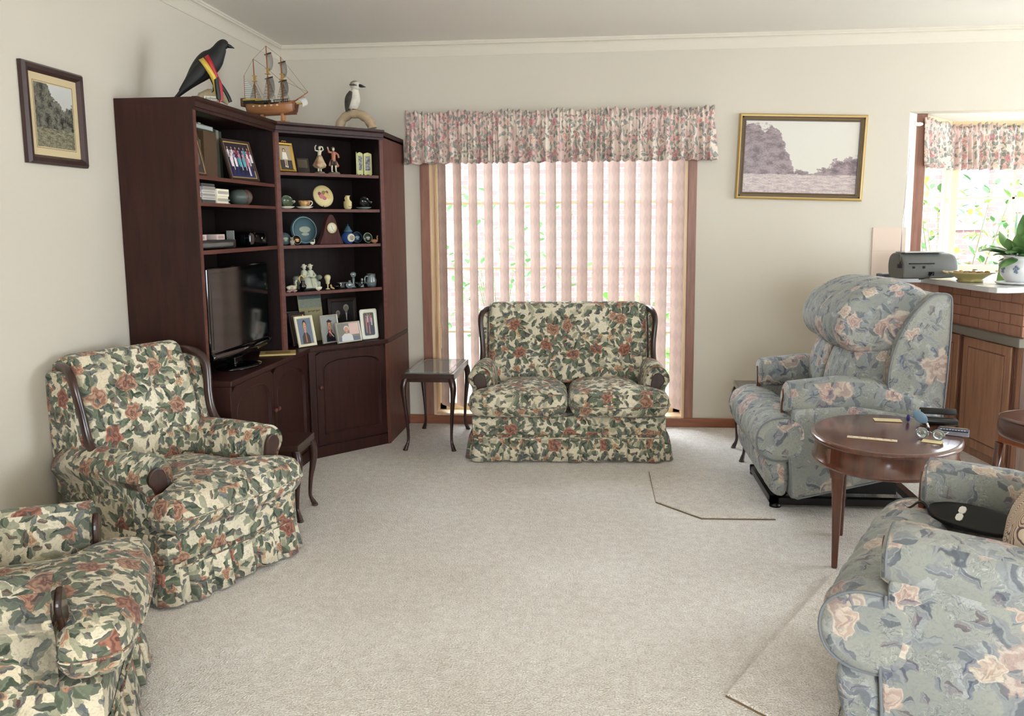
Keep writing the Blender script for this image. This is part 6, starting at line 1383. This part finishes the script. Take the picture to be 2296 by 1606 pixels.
ribbon([(.022, -.060, .118), (.024, -.060, .07), (.030, -.056, .014)], .026, drk, 'dark_ribbon', cw_, (1, 0, 0))
ribbon([(.03, -.052, .10), (.055, -.048, .075), (.085, -.046, .030), (.094, -.046, -.0+.004)], .020, drk, 'dark_ribbon', cw_, (1, 0, .3))
# ship
shp = thing('model_ship', 'wooden three-masted model sailing ship on top of the cabinets', 'model ship', M=Matrix.Translation((-1.90, 4.845, ZT+.001)) @ Matrix.Rotation(radians(-12), 4, 'Z') @ Matrix.Scale(1.12, 4))
hw = wood('ship_planking', lin(186, 130, 88), lin(150, 98, 62), .35, grain=(10, 1, 1)); hd = wood('ship_keel', lin(112, 70, 46), lin(88, 52, 36), .35, grain=(10, 1, 1))
def hull(zf, name, m, w0=1.0, z_top=None):
    secs = []
    for k in range(19):
        u = k/18; x = -.145+.28*u; beam = .036*w0*(1-abs(2*u-.9)**3.2*.9 if u > .45 else 1-(.9-2*u)**2*.35); top = zf(u)[1]; bot = zf(u)[0]; sec = []
        for j in range(11):
            v = -1+2*j/10; yy = beam*(1-abs(v)**0 if False else 1)*(v/abs(v) if abs(v) > 1e-6 else 0)*abs(v)**.6; zz = bot+(top-bot)*abs(v)**1.5
            sec.append((x, yy, zz))
        secs.append(sec)
    b = MB(); b.loft(secs, closed=True); return b.build(name, m, shp)
h_ = hull(lambda u: (.040+.012*(abs(2*u-1))**3, .088+.018*(2*u-1)**2), 'hull', hw)
b = MB(); b.box(-.135, .145, -.003, .003, .034, .052); b.prism([(.125, .036), (.150, .045), (.160, .085), (.142, .095), (.13, .07)], -.003, .003, 'y'); b.prism([(-.150, .036), (-.13, .036), (-.13, .10), (-.155, .10)], -.003, .003, 'y'); b.build('keel', hd, shp)
b = MB()
for sy in (-1, 1):
    b.box(-.145, .02, sy*.036-.002, sy*.036+.002, .097, .108)
    for k in range(8): b.box(.035+k*.011, .039+k*.011, sy*.032-.001, sy*.032+.001, .094, .108)
    b.box(.03, .12, sy*.032-.001, sy*.032+.001, .107, .110)
b.build('dark_rail', flat(34, 38, 34, .4), shp)
b = MB(); b.box(-.150, -.07, -.034, .034, .104, .122); b.build('stern_deck', flat(206, 172, 84, .4), shp); MB().box(-.150, -.075, -.036, .036, .108, .113).build('stern_stripe', flat(34, 38, 34), shp)
b = MB(); b.box(-.168, -.146, -.03, .03, .085, .128); b.build('stern_gallery', hd, shp, bevel=.003)
for k in range(5): b = MB(); b.box(-.09+k*.035, -.080+k*.035, -.0375, -.0345, .078, .086); b.build('gun_port', flat(226, 200, 160), shp)
b = MB(); b.box(.15, .178, -.008, .008, .085, .092); b.build('figurehead', flat(206, 172, 84, .4), shp)
for x in (-.055, .065): b = MB(); b.box(x-.006, x+.006, -.014, .014, .0, .042); b.build('stand', hw, shp)
MB().box(-.08, .09, -.02, .02, .0, .005).build('stand_plate', hw, shp)
mw = flat(170, 104, 66, .4); topm = flat(200, 164, 92, .4); yard = flat(60, 34, 28, .4)
masts = ((-.095, .325), (-.015, .385), (.068, .325))
for x, zt in masts:
    m_ = MB().tube([(x, 0, .09), (x-.004, 0, zt)], [.0042, .0026], seg=8).build('mast', mw, shp)
    zc = lerp(.09, zt, .52)
    b = MB(); b.box(x-.012, x+.012, -.010, .010, zc, zc+.003).box(x-.010, x+.010, -.009, .009, zc+.026, zc+.029).box(x-.006, x-.002, -.004, .004, zc, zc+.028).box(x+.002, x+.006, -.004, .004, zc, zc+.028); b.build('crosstree', topm, m_)
clo = mat('sail_cloth', lin(206, 206, 198), .9); n = N(clo); ux = n.sep(n.new('ShaderNodeUVMap').outputs[0])
n.L.new(n.mix(n.step(n.m('SINE', n.m('MULTIPLY', ux[0], 560)), .6, .85), lin(216, 214, 206), lin(150, 146, 136)), bsdf(clo).inputs['Base Color'])
def yardsail(x, z, w, h, ang=50):
    R = Matrix.Rotation(radians(ang), 3, 'Z'); a = R @ Vector((0, -w/2, 0)); c_ = R @ Vector((0, w/2, 0)); o = Vector((x, 0, z))
    y_ = MB(); y_.tube([o+a+Vector((.004, 0, -.004)), o, o+c_+Vector((.004, 0, .004))], .003, seg=7); yo = y_.build('yard', yard, shp)
    secs = []
    for i in range(9):
        v = i/8; sec = []
        for j in range(11):
            u = -1+2*j/10; bel = .022*sin(pi*v)**.8*(1-u*u*.6); ww = w*.46*(1+.06*v); p = o+R @ Vector((bel+.006, u*ww, -h*v)); sec.append(tuple(p))
        secs.append(sec)
    b = MB(); b.loft(secs, closed=False, caps=False, uv=True); b.build('sail', clo, yo, solid=.0006)
for x, z, w, h in ((-.015, .345, .11, .085), (-.015, .225, .13, .10), (.066, .298, .11, .08), (.066, .205, .125, .08)): yardsail(x, z, w, h)
st_ = mat('spanker_cloth', lin(214, 218, 210), .9); n = N(st_); uz = n.sep(n.new('ShaderNodeTexCoord').outputs['Object'])
n.L.new(n.mix(n.step(n.m('SINE', n.m('MULTIPLY', uz[2], 620)), .55, .85), lin(220, 222, 214), lin(130, 140, 140)), bsdf(st_).inputs['Base Color'])
b = MB(); b.add([(-.158, 0, .128), (-.085, 0, .122), (-.088, 0, .150), (-.156, 0, .235)], [(0, 1, 2, 3)]); b.build('spanker_sail', st_, shp, solid=.0008)
MB().tube([(-.160, 0, .125), (-.158, 0, .245)], .0018, seg=6).build('gaff_pole', mw, shp)
bs_o = MB().tube([(.11, 0, .088), (.215, 0, .142)], [.004, .0022], seg=8).build('bowsprit', mw, shp)
b = MB(); secs = [[(.175+.02*v+.010*sin(pi*v), (-.5+j/6)*.05, .118-.045*v+.02*(j/6-.5)) for j in range(7)] for v in (0, .25, .5, .75, 1)]; b.loft(secs, closed=False, caps=False, uv=True); b.build('sprit_sail', clo, bs_o, solid=.0006)
b = MB()
tp = [(x-.004, 0, z) for x, z in masts]; sg = [((-.158, 0, .245), tp[0]), (tp[0], (-.016, 0, .27)), (tp[0], tp[1]), (tp[1], tp[2]), (tp[2], (.215, 0, .142)), ((.068, 0, .21), (.215, 0, .142)), ((.066, 0, .25), (.200, 0, .134)), ((-.015, 0, .27), (.068, 0, .2)), ((-.015, 0, .24), (.03, 0, .1)), ((-.095, 0, .22), (-.05, 0, .14))]
for x, zt in masts:
    for sy in (-1, 1):
        for k in range(5): sg.append(((x-.004, 0, lerp(.09, zt, .5)), (x-.014+k*.009, sy*.034, .108)))
        for k in range(6): v = .15+k*.13; sg.append(((lerp(x-.014, x-.004, v), sy*.034*(1-v), lerp(.108, lerp(.09, zt, .5), v)), (lerp(x+.022, x-.004, v), sy*.034*(1-v), lerp(.108, lerp(.09, zt, .5), v))))
for a, c_ in sg: b.tube([a, c_], .0007, seg=4)
b.build('rigging', flat(96, 80, 58), shp)
# kookaburra
kb = thing('kookaburra', 'stuffed brown and white kookaburra on an arched driftwood branch', 'bird', M=Matrix.Translation((-1.545, 5.32, ZT+.007)) @ Matrix.Rotation(radians(-14), 4, 'Z') @ Matrix.Scale(1.12, 4))
dw = vary(mat('driftwood', rough=.85), lin(206, 184, 150), lin(166, 140, 108), 9, 4)
P = [(-.105, 0, .0), (-.10, 0, .035), (-.075, 0, .068), (-.03, 0, .088), (.02, 0, .086), (.065, 0, .064), (.095, 0, .032), (.105, 0, .0)]
b = MB(); b.tube(chaikin(P, 2, False), [.025+.002*sin(k*1.3) for k in range(len(chaikin(P, 2, False)))], seg=14); b.build('driftwood_arch', dw, kb)
wh = vary(mat('white_feathers', rough=.9), lin(220, 214, 200), lin(190, 182, 166), 20, 3); br = vary(mat('brown_feathers', rough=.85), lin(50, 44, 42), lin(90, 80, 72), 22, 3)
b = MB(); stube(b, [(-.018, 0, .108), (-.012, 0, .135), (-.006, 0, .170), (0, 0, .20), (.004, 0, .222)], [.018, .034, .038, .028, .019], seg=18); b.build('body', wh, kb)
b = MB(); b.ell((.006, 0, .240), (.030, .026, .024), Matrix.Rotation(radians(-8), 3, 'Y')); hd_ = b.build('head', wh, kb)
b = MB(); b.ell((.002, 0, .250), (.027, .022, .017)); b.build('crown_feathers', vary(mat('crown_brown', rough=.9), lin(150, 136, 112), lin(110, 96, 80), 30), hd_)
b = MB()
for sy in (-1, 1): b.tube([(-.016, sy*.0235, .243), (.008, sy*.0262, .241), (.026, sy*.017, .238)], [.004, .006, .003], seg=8)
b.build('eye_stripe', br, hd_)
MB().tube([(.028, 0, .240), (.048, 0, .234), (.072, 0, .228)], [(.010, .011), (.008, .009), (.001, .001)], seg=10).build('beak', flat(46, 42, 40, .4), kb)
for sy in (-1, 1):
    b = MB(); stube(b, [(-.006, sy*.030, .206), (-.018, sy*.036, .175), (-.034, sy*.030, .135), (-.046, sy*.018, .098)], [(.010, .006), (.024, .008), (.019, .008), (.005, .004)], seg=10, up=(1, 0, 0)); b.build('wing', br, kb)
    b = MB(); b.tube([(-.008, sy*.014, .115), (-.004, sy*.014, .106)], .005, seg=8)
    for dx, dy in ((.016, 0), (.013, .007), (.013, -.007)): b.tube([(-.004, sy*.014, .110), (-.004+dx, sy*.014+dy, .108)], .0022, seg=6)
    b.build('foot', flat(90, 76, 60), kb)
b = MB(); b.tube([(-.03, 0, .13), (-.048, 0, .10), (-.062, 0, .066)], [(.012, .02), (.008, .018), (.004, .016)], seg=10); b.build('tail', br, kb)
